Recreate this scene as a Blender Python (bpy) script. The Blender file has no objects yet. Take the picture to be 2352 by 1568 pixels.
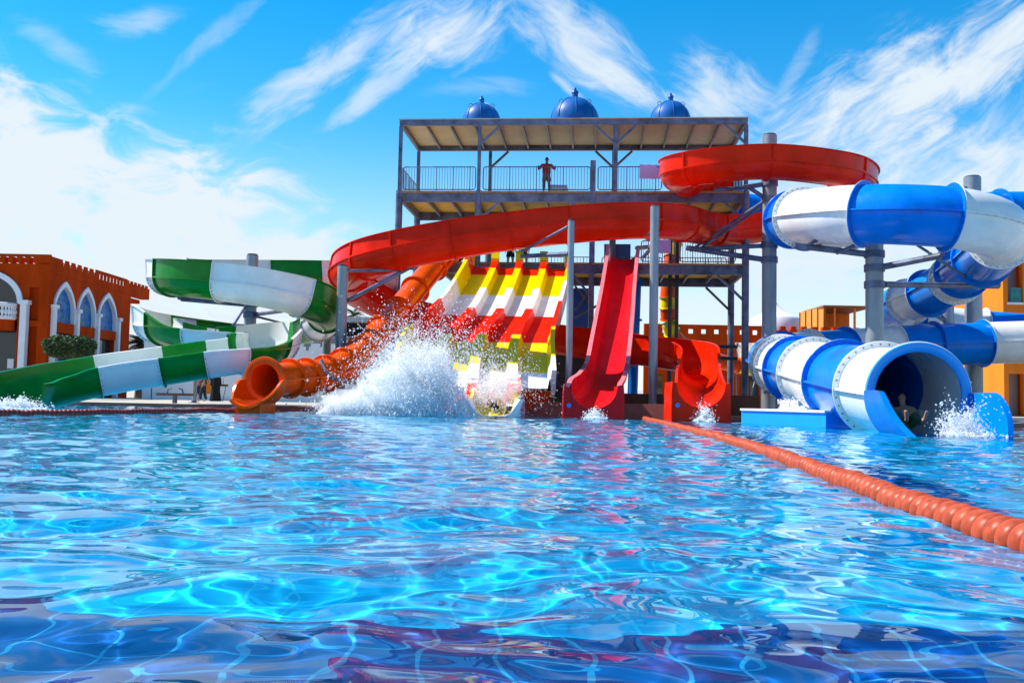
import bpy, bmesh, math, random
import numpy as np
from mathutils import Vector, Matrix
R = math.radians
random.seed(7)
rng = np.random.default_rng(11)
scene = bpy.context.scene
col = scene.collection

# ------------------------------------------------------------------ camera
F = 2187.0                      # focal length in pixels of a 2352 px wide picture
EYE = Vector((0.0, 0.0, 0.55))
PITCH, ROLL = math.atan2(918 - 784, F), 0.020
_fwd = Vector((0, math.cos(PITCH), math.sin(PITCH)))
_r0 = Vector((1, 0, 0)); _u0 = _r0.cross(_fwd)
_right = (_r0 * math.cos(ROLL) + _u0 * math.sin(ROLL)).normalized()
_up = _right.cross(_fwd).normalized()
cam = bpy.data.cameras.new('camera')
cam.sensor_width = 36.0
cam.lens = 36.0 * F / 2352.0
cam.clip_start = 0.05
cam.clip_end = 3000
camo = bpy.data.objects.new('camera', cam)
col.objects.link(camo)
M = Matrix((_right, _up, -_fwd)).transposed().to_4x4()
M.translation = EYE
camo.matrix_world = M
scene.camera = camo

def P(u, v, Y):
    """world point at depth Y (metres along +Y) seen at picture position u, v"""
    d = _fwd + _right * ((u - 1176) / F) + _up * (-(v - 784) / F)
    return EYE + d * (Y / d.y)

def PZ(u, v, z):
    """world point at height z seen at picture position u, v"""
    d = _fwd + _right * ((u - 1176) / F) + _up * (-(v - 784) / F)
    return EYE + d * ((z - EYE.z) / d.z)

def UV(p):
    """picture position of a world point (only used to read off measured proportions)"""
    d = Vector(p) - EYE
    return 1176 + F * d.dot(_right) / d.dot(_fwd), 784 - F * d.dot(_up) / d.dot(_fwd)

# ------------------------------------------------------------------ sun, sky, exposure
SUN = Vector((-0.63, 0.15, 0.76)).normalized()
sl = bpy.data.lights.new('sun', 'SUN')
sl.energy = 5.0
sl.angle = R(0.5)
sl.color = (1.0, 0.95, 0.86)
sl.cycles.is_caustics_light = True
so = bpy.data.objects.new('sun', sl)
col.objects.link(so)
so.rotation_euler = SUN.to_track_quat('Z', 'Y').to_euler()
so.location = (-20, 10, 40)

world = bpy.data.worlds.new('World')
scene.world = world
world.use_nodes = True
world.cycles.sampling_method = 'MANUAL'
world.cycles.sample_map_resolution = 512
wn, wl = world.node_tree.nodes, world.node_tree.links
wn.clear()

def wmath(op, a, b=None, c=None):
    n = wn.new('ShaderNodeMath'); n.operation = op
    for i, x in enumerate((a, b, c)):
        if x is None: continue
        if isinstance(x, (int, float)): n.inputs[i].default_value = x
        else: wl.new(x, n.inputs[i])
    return n.outputs[0]

sky = wn.new('ShaderNodeTexSky')
sky.sky_type = 'NISHITA'
sky.sun_disc = False
sky.sun_elevation = math.asin(SUN.z)
sky.sun_rotation = math.atan2(SUN.x, SUN.y)
sky.altitude = 0
sky.air_density = 1.0
sky.dust_density = 0.0
sky.ozone_density = 2.0
hs = wn.new('ShaderNodeHueSaturation')
hs.inputs['Hue'].default_value = 0.492
hs.inputs['Saturation'].default_value = 1.50
hs.inputs['Value'].default_value = 2.0
wl.new(sky.outputs[0], hs.inputs['Color'])
tc = wn.new('ShaderNodeTexCoord')
sep = wn.new('ShaderNodeSeparateXYZ')
wl.new(tc.outputs['Generated'], sep.inputs[0])
ysafe = wmath('MAXIMUM', wmath('ABSOLUTE', sep.outputs[1]), 0.02)
gs = wmath('DIVIDE', sep.outputs[0], ysafe)
gt = wmath('DIVIDE', sep.outputs[2], ysafe)
comb = wn.new('ShaderNodeCombineXYZ')
wl.new(gs, comb.inputs[0]); wl.new(gt, comb.inputs[1])
# slow warp so that no streak is straight
wz = wn.new('ShaderNodeTexNoise'); wz.inputs['Scale'].default_value = 4.0; wz.inputs['Detail'].default_value = 4
wl.new(comb.outputs[0], wz.inputs['Vector'])
vm = wn.new('ShaderNodeVectorMath'); vm.operation = 'MULTIPLY_ADD'
wl.new(wz.outputs['Color'], vm.inputs[0]); vm.inputs[1].default_value = (0.07, 0.07, 0)
wl.new(comb.outputs[0], vm.inputs[2])
vs = wn.new('ShaderNodeVectorMath'); vs.operation = 'SUBTRACT'
wl.new(vm.outputs[0], vs.inputs[0]); vs.inputs[1].default_value = (0.035, 0.035, 0)
GV = vs.outputs[0]
# cirrus patches: centre, half length, half width (pixels of the sky), tilt, strength, lump scale along/across, fibre amount
CLOUDS = [
    (120, 740, 1250, 640, -16, 2.0, 2.0, 2.0, 0.3),
    (60, 400, 640, 270, -34, 1.6, 2.2, 3.0, 0.4),
    (480, 560, 680, 300, -24, 1.7, 2.2, 3.0, 0.4),
    (285, 58, 150, 60, 8, 0.42, 1.2, 1.6, 0.9),
    (110, 125, 170, 60, -30, 0.36, 1.5, 2.4, 0.9),
    (430, 120, 360, 40, 44, 0.36, 0.6, 0.9, 0.7),
    (730, 150, 470, 95, 39, 0.85, 0.6, 1.2, 0.8),
    (1010, 55, 280, 150, 30, 1.05, 1.4, 2.2, 0.9),
    (860, 195, 360, 60, 38, 0.75, 0.6, 1.1, 0.7),
    (1330, 80, 360, 130, -38, 0.95, 1.1, 1.8, 1.0),
    (1450, 190, 230, 55, -38, 0.80, 0.8, 1.2, 0.9),
    (1300, 170, 95, 22, -47, 0.70, 0.8, 1.0, 0.5),
    (1640, 200, 230, 150, -35, 0.95, 1.2, 1.8, 0.9),
    (1795, 170, 200, 40, 64, 0.34, 0.8, 1.2, 0.8),
    (2080, 185, 780, 220, 30, 1.15, 0.9, 1.8, 1.0),
    (2300, 90, 480, 130, 28, 0.90, 0.9, 1.8, 1.0),
    (2250, 380, 800, 240, 20, 1.05, 1.0, 2.2, 0.9),
    (1900, 580, 1000, 330, 6, 1.05, 1.4, 2.4, 0.7),
    (1110, 190, 210, 45, 5, 0.28, 1.2, 1.6, 0.9),
]
# three shared fields of lumps and fibres, each combed in one direction
def field(ang, along, across, det, dist, off):
    mp = wn.new('ShaderNodeMapping'); mp.vector_type = 'TEXTURE'
    mp.inputs['Location'].default_value = (off, off * 0.7, 0)
    mp.inputs['Rotation'].default_value = (0, 0, R(ang))
    mp.inputs['Scale'].default_value = (along / F, across / F, 1)
    wl.new(GV, mp.inputs['Vector'])
    nz = wn.new('ShaderNodeTexNoise'); nz.noise_dimensions = '2D'
    nz.inputs['Scale'].default_value = 1.0; nz.inputs['Detail'].default_value = det
    nz.inputs['Roughness'].default_value = 0.6; nz.inputs['Distortion'].default_value = dist
    wl.new(mp.outputs[0], nz.inputs['Vector'])
    return nz.outputs['Fac']
FIELDS = {}
for key, ang in (('/', 33), ('-', -10), ('b', -38)):
    lump = field(ang, 175, 75, 8, 0.4, 3.1 + ang)
    fibre = field(ang + 3, 135, 17, 6, 0.15, 7.7 + ang)
    FIELDS[key] = (lump, fibre)
total = None
for k, (cu, cv, a, b, ang, stg, fa, fb, fib) in enumerate(CLOUDS):
    mp = wn.new('ShaderNodeMapping'); mp.vector_type = 'TEXTURE'
    mp.inputs['Location'].default_value = ((cu - 1176) / F, (918 - cv) / F, 0)
    mp.inputs['Rotation'].default_value = (0, 0, R(ang))
    mp.inputs['Scale'].default_value = (a / F, b / F, 1)
    wl.new(GV, mp.inputs['Vector'])
    ln = wn.new('ShaderNodeVectorMath'); ln.operation = 'LENGTH'
    wl.new(mp.outputs[0], ln.inputs[0])
    fall = wn.new('ShaderNodeMapRange'); fall.interpolation_type = 'SMOOTHSTEP'
    fall.inputs['From Min'].default_value = 1.0; fall.inputs['From Max'].default_value = 0.0
    wl.new(ln.outputs['Value'], fall.inputs['Value'])
    lump, fibre = FIELDS['/' if ang > 14 else ('b' if ang < -30 and k > 5 else '-')]
    s = wmath('ADD', fall.outputs[0], wmath('MULTIPLY_ADD', lump, 1.9, -0.95))
    s = wmath('ADD', s, wmath('MULTIPLY_ADD', fibre, 0.6 * fib, -0.30 * fib))
    den = wn.new('ShaderNodeMapRange'); den.interpolation_type = 'SMOOTHSTEP'
    den.inputs['From Min'].default_value = 0.08; den.inputs['From Max'].default_value = 1.30
    den.inputs['To Max'].default_value = stg * (0.88 if k > 3 else 1.0)
    wl.new(s, den.inputs['Value'])
    dd = wmath('MULTIPLY', den.outputs[0], wmath('MINIMUM', wmath('MULTIPLY', fall.outputs[0], 2.5), 1.0))
    dd = wmath('MINIMUM', dd, 1.0)
    total = dd if total is None else wmath('SUBTRACT', wmath('ADD', total, dd), wmath('MULTIPLY', total, dd))
# thin milky veil that thickens towards the horizon
veil = wn.new('ShaderNodeMapRange'); veil.interpolation_type = 'SMOOTHSTEP'
veil.inputs['From Min'].default_value = 0.30; veil.inputs['From Max'].default_value = 0.0
veil.inputs['To Max'].default_value = 0.82
wl.new(sep.outputs[2], veil.inputs['Value'])
total = wmath('SUBTRACT', wmath('ADD', total, veil.outputs[0]), wmath('MULTIPLY', total, veil.outputs[0]))
total = wmath('MINIMUM', total, 1.0)
mixc = wn.new('ShaderNodeMix'); mixc.data_type = 'RGBA'
wl.new(total, mixc.inputs['Factor'])
wl.new(hs.outputs[0], mixc.inputs['A'])
mixc.inputs['B'].default_value = (7.8, 8.7, 9.4, 1)
bg = wn.new('ShaderNodeBackground')
bg.inputs['Strength'].default_value = 0.065
wl.new(mixc.outputs['Result'], bg.inputs['Color'])
wo = wn.new('ShaderNodeOutputWorld')
wl.new(bg.outputs[0], wo.inputs[0])

vsx = scene.view_settings
vsx.view_transform = 'Standard'
vsx.look = 'None'
vsx.exposure = 0.68
vsx.gamma = 1.0
cy = scene.cycles
cy.use_denoising = True
cy.denoiser = 'OPENIMAGEDENOISE'
cy.max_bounces = 14
cy.diffuse_bounces = 4
cy.glossy_bounces = 4
cy.transmission_bounces = 8
cy.transparent_max_bounces = 24
cy.caustics_reflective = False
cy.caustics_refractive = True
cy.sample_clamp_indirect = 6.0
cy.volume_bounces = 10
cy.blur_glossy = 0.3

# ------------------------------------------------------------------ helpers
def srgb(r, g, b):
    f = lambda c: (c / 12.92) if c <= 0.04045 else ((c + 0.055) / 1.055) ** 2.4
    return (f(r / 255), f(g / 255), f(b / 255), 1)

def mat(name, c, rough=0.5, spec=0.5, metal=0.0, coat=0.0, var=0.0, vscale=3.0, bump=0.0, bscale=20.0, trans=0.0, streak=None, rvar=0.0):
    m = bpy.data.materials.new(name); m.use_nodes = True
    nt = m.node_tree; n, l = nt.nodes, nt.links
    b = n['Principled BSDF']
    if len(c) == 3: c = (*c, 1)
    b.inputs['Base Color'].default_value = c
    b.inputs['Roughness'].default_value = rough
    b.inputs['Specular IOR Level'].default_value = spec
    b.inputs['Metallic'].default_value = metal
    if coat:
        b.inputs['Coat Weight'].default_value = coat
        b.inputs['Coat Roughness'].default_value = 0.06
    if var or bump or rvar:
        t = n.new('ShaderNodeTexCoord')
        nz = n.new('ShaderNodeTexNoise'); nz.inputs['Scale'].default_value = vscale
        nz.inputs['Detail'].default_value = 8; nz.inputs['Roughness'].default_value = 0.65
        src = t.outputs['Object']
        if streak:
            mp = n.new('ShaderNodeMapping'); mp.inputs['Scale'].default_value = streak
            l.new(src, mp.inputs[0]); src = mp.outputs[0]
        l.new(src, nz.inputs['Vector'])
        if var:
            mx = n.new('ShaderNodeMix'); mx.data_type = 'RGBA'
            mr = n.new('ShaderNodeMapRange'); mr.inputs['From Min'].default_value = 0.33; mr.inputs['From Max'].default_value = 0.67
            l.new(nz.outputs['Fac'], mr.inputs['Value']); l.new(mr.outputs[0], mx.inputs['Factor'])
            mx.inputs['A'].default_value = (c[0] * (1 - var), c[1] * (1 - var), c[2] * (1 - var), 1)
            mx.inputs['B'].default_value = (min(1, c[0] * (1 + var) + var * 0.02), min(1, c[1] * (1 + var) + var * 0.02), min(1, c[2] * (1 + var) + var * 0.02), 1)
            l.new(mx.outputs['Result'], b.inputs['Base Color'])
        if rvar:
            mr2 = n.new('ShaderNodeMapRange'); mr2.inputs['From Min'].default_value = 0.3; mr2.inputs['From Max'].default_value = 0.7
            mr2.inputs['To Min'].default_value = max(0.02, rough - rvar); mr2.inputs['To Max'].default_value = rough + rvar
            l.new(nz.outputs['Fac'], mr2.inputs['Value']); l.new(mr2.outputs[0], b.inputs['Roughness'])
        if bump:
            n2 = n.new('ShaderNodeTexNoise'); n2.inputs['Scale'].default_value = bscale; n2.inputs['Detail'].default_value = 5
            l.new(t.outputs['Object'], n2.inputs['Vector'])
            bp = n.new('ShaderNodeBump'); bp.inputs['Strength'].default_value = bump; bp.inputs['Distance'].default_value = 0.02
            l.new(n2.outputs['Fac'], bp.inputs['Height']); l.new(bp.outputs[0], b.inputs['Normal'])
    if trans:
        tr = n.new('ShaderNodeBsdfTranslucent'); tr.inputs['Color'].default_value = c
        ms = n.new('ShaderNodeMixShader'); ms.inputs[0].default_value = trans
        out = n['Material Output']
        l.new(b.outputs[0], ms.inputs[1]); l.new(tr.outputs[0], ms.inputs[2]); l.new(ms.outputs[0], out.inputs[0])
    return m

def tag(o, label=None, cat=None, group=None, kind=None):
    if label: o['label'] = label
    if cat: o['category'] = cat
    if group: o['group'] = group
    if kind: o['kind'] = kind
    return o

def empty(name, loc, label=None, cat=None, group=None):
    o = bpy.data.objects.new(name, None)
    o.empty_display_size = 0.3
    o.location = loc
    col.objects.link(o)
    return tag(o, label, cat, group)

class MB:
    def __init__(s): s.v = []; s.f = []; s.m = []
    def add(s, v, f, m=0):
        o = len(s.v)
        s.v += [tuple(p) for p in v]
        s.f += [tuple(i + o for i in q) for q in f]
        s.m += [m] * len(f)
        return s
    def box(s, lo, hi, m=0, mtx=None):
        x0, y0, z0 = lo; x1, y1, z1 = hi
        v = [Vector(p) for p in ((x0, y0, z0), (x1, y0, z0), (x1, y1, z0), (x0, y1, z0), (x0, y0, z1), (x1, y0, z1), (x1, y1, z1), (x0, y1, z1))]
        if mtx is not None: v = [mtx @ p for p in v]
        return s.add(v, [(0, 3, 2, 1), (4, 5, 6, 7), (0, 1, 5, 4), (1, 2, 6, 5), (2, 3, 7, 6), (3, 0, 4, 7)], m)
    def beam(s, a, b, w, h, m=0, up=(0, 0, 1)):
        """rectangular bar from a to b, w wide, h high"""
        a, b = Vector(a), Vector(b); t = (b - a).normalized(); up = Vector(up)
        sd = t.cross(up)
        if sd.length < 1e-4: sd = t.cross(Vector((0, 1, 0)))
        sd.normalize(); n = sd.cross(t)
        q = [(-1, -1), (1, -1), (1, 1), (-1, 1)]
        v = [c + sd * (i * w / 2) + n * (j * h / 2) for c in (a, b) for i, j in q]
        return s.add(v, [(3, 2, 1, 0), (4, 5, 6, 7), (0, 1, 5, 4), (1, 2, 6, 5), (2, 3, 7, 6), (3, 0, 4, 7)], m)
    def tube(s, pts, r, n=10, m=0, cap=True, closed=False):
        pts = [Vector(p) for p in pts]
        rr = r if isinstance(r, (list, tuple)) else [r] * len(pts)
        fr = frames(pts)
        v = []; f = []
        for (p, T, S, N), ra in zip(fr, rr):
            for k in range(n):
                a = 2 * math.pi * k / n
                v.append(p + S * (math.cos(a) * ra) + N * (math.sin(a) * ra))
        for i in range(len(pts) - 1):
            for k in range(n):
                f.append((i * n + k, i * n + (k + 1) % n, (i + 1) * n + (k + 1) % n, (i + 1) * n + k))
        if cap:
            f.append(tuple(range(n - 1, -1, -1))); f.append(tuple((len(pts) - 1) * n + k for k in range(n)))
        return s.add(v, f, m)
    def lathe(s, prof, c=(0, 0, 0), n=24, m=0):
        c = Vector(c); v = []; f = []
        for r, z in prof:
            for k in range(n):
                a = 2 * math.pi * k / n
                v.append(c + Vector((r * math.cos(a), r * math.sin(a), z)))
        for i in range(len(prof) - 1):
            for k in range(n):
                f.append((i * n + k, i * n + (k + 1) % n, (i + 1) * n + (k + 1) % n, (i + 1) * n + k))
        f.append(tuple(range(n - 1, -1, -1))); f.append(tuple((len(prof) - 1) * n + k for k in range(n)))
        return s.add(v, f, m)
    def prism(s, poly, d, m=0):
        """extrude a planar 3-D polygon along vector d"""
        n = len(poly); d = Vector(d); poly = [Vector(p) for p in poly]
        v = poly + [p + d for p in poly]
        f = [tuple(range(n - 1, -1, -1)), tuple(range(n, 2 * n))] + [(i, (i + 1) % n, n + (i + 1) % n, n + i) for i in range(n)]
        return s.add(v, f, m)
    def grid(s, rows, m=0, closed=False):
        """rows: list of equal-length point lists"""
        w = len(rows[0]); v = [p for r in rows for p in r]; f = []
        for i in range(len(rows) - 1):
            for k in range(w if closed else w - 1):
                k2 = (k + 1) % w
                f.append((i * w + k, i * w + k2, (i + 1) * w + k2, (i + 1) * w + k))
        return s.add(v, f, m)
    def ico(s, c, r, m=0):
        x = 0.5257 * r; z = 0.8507 * r; c = Vector(c)
        vs_ = [(-x, 0, z), (x, 0, z), (-x, 0, -z), (x, 0, -z), (0, z, x), (0, z, -x), (0, -z, x), (0, -z, -x), (z, x, 0), (-z, x, 0), (z, -x, 0), (-z, -x, 0)]
        fs = [(0, 1, 4), (0, 4, 9), (9, 4, 5), (4, 8, 5), (4, 1, 8), (8, 1, 10), (8, 10, 3), (5, 8, 3), (5, 3, 2), (2, 3, 7), (7, 3, 10), (7, 10, 6), (7, 6, 11), (11, 6, 0), (0, 6, 1), (6, 10, 1), (9, 11, 0), (9, 2, 11), (9, 5, 2), (7, 11, 2)]
        return s.add([c + Vector(p) for p in vs_], fs, m)
    def build(s, name, mats, parent=None, smooth=30, fix=True):
        me = bpy.data.meshes.new(name)
        v = s.v
        if parent is not None:
            o_ = origin_of(parent); v = [(p[0] - o_.x, p[1] - o_.y, p[2] - o_.z) for p in v]
        me.from_pydata(v, [], s.f)
        if not isinstance(mats, (list, tuple)): mats = [mats]
        for m_ in mats: me.materials.append(m_)
        if len(mats) > 1: me.polygons.foreach_set('material_index', s.m)
        if fix:
            bm = bmesh.new(); bm.from_mesh(me); bmesh.ops.recalc_face_normals(bm, faces=bm.faces); bm.to_mesh(me); bm.free()
        if smooth:
            me.polygons.foreach_set('use_smooth', [True] * len(me.polygons))
            me.set_sharp_from_angle(angle=R(smooth))
        me.update()
        o = bpy.data.objects.new(name, me)
        col.objects.link(o)
        if parent is not None: o.parent = parent
        return o

def origin_of(o):
    p = Vector((0, 0, 0))
    while o is not None:
        p += o.location; o = o.parent
    return p

def copy_tree(o, parent=None):
    c = o.copy(); col.objects.link(c)
    if parent is not None: c.parent = parent
    for ch in [x for x in bpy.data.objects if x.parent == o]:
        copy_tree(ch, c)
    return c

def frames(pts):
    """point, tangent, right-hand side vector, normal (upright, parallel-transported where vertical)"""
    out = []; n = len(pts); last = None
    for i, p in enumerate(pts):
        t = (pts[min(i + 1, n - 1)] - pts[max(i - 1, 0)])
        t = t.normalized() if t.length > 1e-9 else Vector((0, 1, 0))
        s_ = t.cross(Vector((0, 0, 1)))
        if s_.length < 0.05: s_ = (last - t * last.dot(t)) if last is not None else t.cross(Vector((0, 1, 0)))
        s_.normalize()
        if last is not None and s_.dot(last) < 0 and abs(t.z) > 0.9: s_ = -s_
        last = s_
        out.append((p, t, s_, s_.cross(t)))
    return out

def spline(cp, t):
    """Catmull-Rom through control tuples at parameter t (index units)"""
    n = len(cp); t = max(0.0, min(n - 1.0, t)); i = min(int(t), n - 2); f = t - i
    g = lambda k: np.array(cp[k], float) if 0 <= k < n else (2 * np.array(cp[0], float) - np.array(cp[1], float) if k < 0 else 2 * np.array(cp[-1], float) - np.array(cp[-2], float))
    a, b, c, d = g(i - 1), g(i), g(i + 1), g(i + 2)
    return 0.5 * (2 * b + (c - a) * f + (2 * a - 5 * b + 4 * c - d) * f * f + (3 * b - a - 3 * c + d) * f ** 3)
# ------------------------------------------------------------------ pool: water, floor
def wave_height(x, y):
    g = np.random.default_rng(5)
    z = np.zeros_like(x)
    wx = x + 0.22 * np.sin(0.9 * y + 0.4 * x + 1.0) + 0.07 * np.sin(3.1 * y - 1.7 * x)
    wy = y + 0.20 * np.sin(0.8 * x - 0.5 * y) + 0.07 * np.sin(2.7 * x + 2.2 * y + 2.0)
    n = 64
    for k in range(n):
        lam = 0.18 * (2.6 / 0.18) ** (g.random() ** 1.0)
        th = math.pi / 2 + g.normal(0, 1.0)
        kk = 2 * math.pi / lam
        slope = 0.0146 * min(1.0, (0.9 / lam)) ** 0.9
        a = slope / kk
        ph = g.random() * 6.283
        s = np.sin(kk * (math.cos(th) * wx + math.sin(th) * wy) + ph)
        z += a * (s + 0.25 * (s * s - 0.5))
    return z

def build_water():
    ds = [0.0]
    d = 0.5; ds = []
    while d < 60: ds.append(d); d *= 1.0075
    ds = np.array([-6, -4, -2.5, -1.5, -0.8, -0.3, 0.0, 0.2, 0.35] + ds)
    k = np.linspace(-1, 1, 900)
    tx = np.tan(k * R(42)) / math.tan(R(42)) * 0.72
    tx = np.concatenate([[-60, -20, -8, -4, -2.5, -1.6, -1.1], tx, [1.1, 1.6, 2.5, 4, 8, 20, 60]])
    D, T = np.meshgrid(ds, tx, indexing='ij')
    X = T * (np.abs(D) * 1.0 + 0.9)
    X = np.clip(X, -70, 70)
    Y = D + 0.0 * X
    Z = wave_height(X, Y)
    n, w = X.shape
    v = np.stack([X, Y, Z], -1).reshape(-1, 3)
    i = np.arange((n - 1) * (w - 1)); r_, c_ = i // (w - 1), i % (w - 1)
    q = np.stack([r_ * w + c_, r_ * w + c_ + 1, (r_ + 1) * w + c_ + 1, (r_ + 1) * w + c_], -1)
    me = bpy.data.meshes.new('pool_water')
    me.vertices.add(len(v)); me.vertices.foreach_set('co', v.ravel().astype(np.float32))
    me.loops.add(q.size); me.loops.foreach_set('vertex_index', q.ravel().astype(np.int32))
    me.polygons.add(len(q)); me.polygons.foreach_set('loop_start', (np.arange(len(q)) * 4).astype(np.int32))
    me.update(calc_edges=True)
    me.polygons.foreach_set('use_smooth', [True] * len(q))
    m = bpy.data.materials.new('water'); m.use_nodes = True
    nn, l = m.node_tree.nodes, m.node_tree.links
    nn.clear()
    g = nn.new('ShaderNodeBsdfGlass'); g.inputs['IOR'].default_value = 1.27; g.inputs['Roughness'].default_value = 0.0
    g.inputs['Color'].default_value = (0.84, 0.98, 1.0, 1)
    o = nn.new('ShaderNodeOutputMaterial'); l.new(g.outputs[0], o.inputs[0])
    me.materials.append(m)
    ob = bpy.data.objects.new('pool_water', me); col.objects.link(ob)
    tag(ob, kind='structure')
    ob.cycles.is_caustics_caster = True
    return ob
water = build_water()

def tile_mat(name, c1, c2, grout, size):
    m = bpy.data.materials.new(name); m.use_nodes = True
    n, l = m.node_tree.nodes, m.node_tree.links
    b = n['Principled BSDF']; b.inputs['Roughness'].default_value = 0.35
    t = n.new('ShaderNodeTexCoord')
    br = n.new('ShaderNodeTexBrick'); br.offset = 0.0; br.squash = 1.0
    br.inputs['Scale'].default_value = 1.0
    br.inputs['Brick Width'].default_value = size; br.inputs['Row Height'].default_value = size
    br.inputs['Mortar Size'].default_value = size * 0.035; br.inputs['Mortar Smooth'].default_value = 0.2
    br.inputs['Color1'].default_value = c1; br.inputs['Color2'].default_value = c2; br.inputs['Mortar'].default_value = grout
    l.new(t.outputs['Object'], br.inputs['Vector'])
    l.new(br.outputs['Color'], b.inputs['Base Color'])
    return m
M_floor = tile_mat('pool tile', (0.001, 0.40, 0.78, 1), (0.002, 0.435, 0.82, 1), (0.03, 0.55, 0.88, 1), 0.25)
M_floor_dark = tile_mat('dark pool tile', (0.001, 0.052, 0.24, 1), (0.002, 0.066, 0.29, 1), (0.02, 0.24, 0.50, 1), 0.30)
fl = MB().add([(-70, 3.85, -1.25), (70, 3.85, -1.25), (70, 60, -1.25), (-70, 60, -1.25)], [(0, 1, 2, 3)]).build('pool_floor', M_floor, fix=False)
tag(fl, kind='structure'); fl.cycles.is_caustics_receiver = True
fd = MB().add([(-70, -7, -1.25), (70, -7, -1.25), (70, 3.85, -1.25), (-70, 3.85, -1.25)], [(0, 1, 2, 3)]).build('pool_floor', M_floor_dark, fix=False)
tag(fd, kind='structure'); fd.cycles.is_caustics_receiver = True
# ------------------------------------------------------------------ materials
M_steel = mat('galvanised steel', (0.125, 0.145, 0.215), 0.42, 0.25, 0.20, var=0.5, vscale=1.6, bump=0.05, bscale=40, rvar=0.12)
M_pole = mat('galvanised pole', (0.25, 0.28, 0.31), 0.40, 0.4, 0.25, var=0.25, vscale=1.6, streak=(1, 1, 0.35), rvar=0.12)
M_dark = mat('dark steel', (0.045, 0.05, 0.06), 0.5, var=0.3)
M_ply = mat('plywood decking', (0.66, 0.38, 0.04), 0.7, var=0.25, vscale=1.2)
M_roofpan = mat('roof sheeting', (0.52, 0.46, 0.33), 0.6, var=0.15, vscale=0.8)
M_wood = mat('deck edge timber', (0.42, 0.22, 0.07), 0.7, var=0.3, vscale=4)
M_red = mat('red fibreglass', (0.80, 0.018, 0.001), 0.22, 0.10, var=0.18, vscale=0.9, rvar=0.12, trans=0.08)
M_pinkred = mat('crimson fibreglass', (0.68, 0.008, 0.016), 0.24, 0.12, var=0.10, vscale=0.8, rvar=0.06)
M_pink = mat('sunlit pink rim', (0.78, 0.20, 0.23), 0.4, var=0.15, vscale=6)  # bright pink puts the sunlight on the crimson slide's rims into their colour
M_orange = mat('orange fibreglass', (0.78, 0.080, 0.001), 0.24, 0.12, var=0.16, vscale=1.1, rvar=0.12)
M_yellow = mat('yellow fibreglass', (0.80, 0.60, 0.000), 0.24, 0.15, var=0.06, vscale=0.9, rvar=0.06)
M_white = mat('white fibreglass', (0.76, 0.75, 0.73), 0.24, 0.35, var=0.09, vscale=0.9, rvar=0.12)
M_green = mat('green fibreglass', (0.002, 0.20, 0.018), 0.22, 0.16, var=0.2, vscale=0.9, rvar=0.12)
M_blue = mat('blue fibreglass', (0.000, 0.18, 0.66), 0.20, 0.16, var=0.18, vscale=0.8, rvar=0.12)
M_skyblue = mat('pale blue fibreglass', (0.03, 0.33, 0.76), 0.24, 0.35, var=0.05, vscale=0.9)
M_bolt = mat('bolt heads', (0.10, 0.11, 0.13), 0.4, metal=0.6)
M_dome = mat('blue dome paint', (0.004, 0.105, 0.36), 0.45, 0.25, var=0.2, vscale=1.5)
M_blockblue = mat('painted pool block', (0.004, 0.30, 0.85), 0.4, var=0.05)
M_terra = mat('terracotta render', (0.46, 0.042, 0.001), 0.9, spec=0.06, var=0.22, vscale=0.5, streak=(1.6, 1.6, 0.45), bump=0.1, bscale=60)
M_oran = mat('orange render', (0.80, 0.20, 0.02), 0.9, spec=0.08, var=0.14, vscale=0.5, streak=(1.6, 1.6, 0.45), bump=0.1, bscale=60)
M_trim = mat('white plaster trim', (0.80, 0.80, 0.82), 0.7, var=0.06, vscale=1.5)
M_glass = mat('dark window glass', (0.02, 0.03, 0.035), 0.06, 0.6)
M_plaster = mat('white plaster wall', (0.74, 0.75, 0.77), 0.85, var=0.08, vscale=0.8)
M_brown = mat('brown pool wall', (0.46, 0.12, 0.08), 0.8, spec=0.1, var=0.18, vscale=1.5, bump=0.15, bscale=30)
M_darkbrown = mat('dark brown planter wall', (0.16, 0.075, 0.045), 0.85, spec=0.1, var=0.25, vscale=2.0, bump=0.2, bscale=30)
M_wooda = mat('honey wood panelling', (0.56, 0.25, 0.03), 0.6, var=0.22, vscale=2.5, streak=(3, 3, 0.3))
M_leaf = mat('topiary leaf', (0.045, 0.085, 0.02), 0.6, var=0.45, vscale=4, trans=0.15)
M_palm = mat('palm frond', (0.07, 0.10, 0.045), 0.6, var=0.35, vscale=2, trans=0.15)
M_trunk = mat('trunk bark', (0.16, 0.11, 0.07), 0.9, var=0.3, vscale=8)
M_skin = mat('skin', (0.42, 0.22, 0.14), 0.5, var=0.06)
M_skindark = mat('deep brown skin', (0.10, 0.05, 0.03), 0.5)
M_black = mat('black cloth', (0.010, 0.011, 0.014), 0.9)
M_navy = mat('dark teal cloth', (0.012, 0.035, 0.04), 0.9)
M_purple = mat('purple grey trousers', (0.06, 0.04, 0.07), 0.9)
M_redshirt = mat('red shirt', (0.40, 0.012, 0.010), 0.85)
M_khaki = mat('khaki shorts', (0.16, 0.12, 0.085), 0.9)
M_hair = mat('dark hair', (0.012, 0.010, 0.009), 0.6)
M_sign = mat('lilac sign board', (0.50, 0.40, 0.66), 0.7, var=0.06)
M_float = mat('orange lane float', (0.40, 0.062, 0.020), 0.42, 0.2, var=0.3, vscale=14, bump=0.03, bscale=60, rvar=0.1)
M_floatd = mat('dark red lane float', (0.30, 0.035, 0.022), 0.45, 0.4, var=0.2, vscale=14)
M_sticker = mat('blue maker badge', (0.03, 0.20, 0.62), 0.4)
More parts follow.
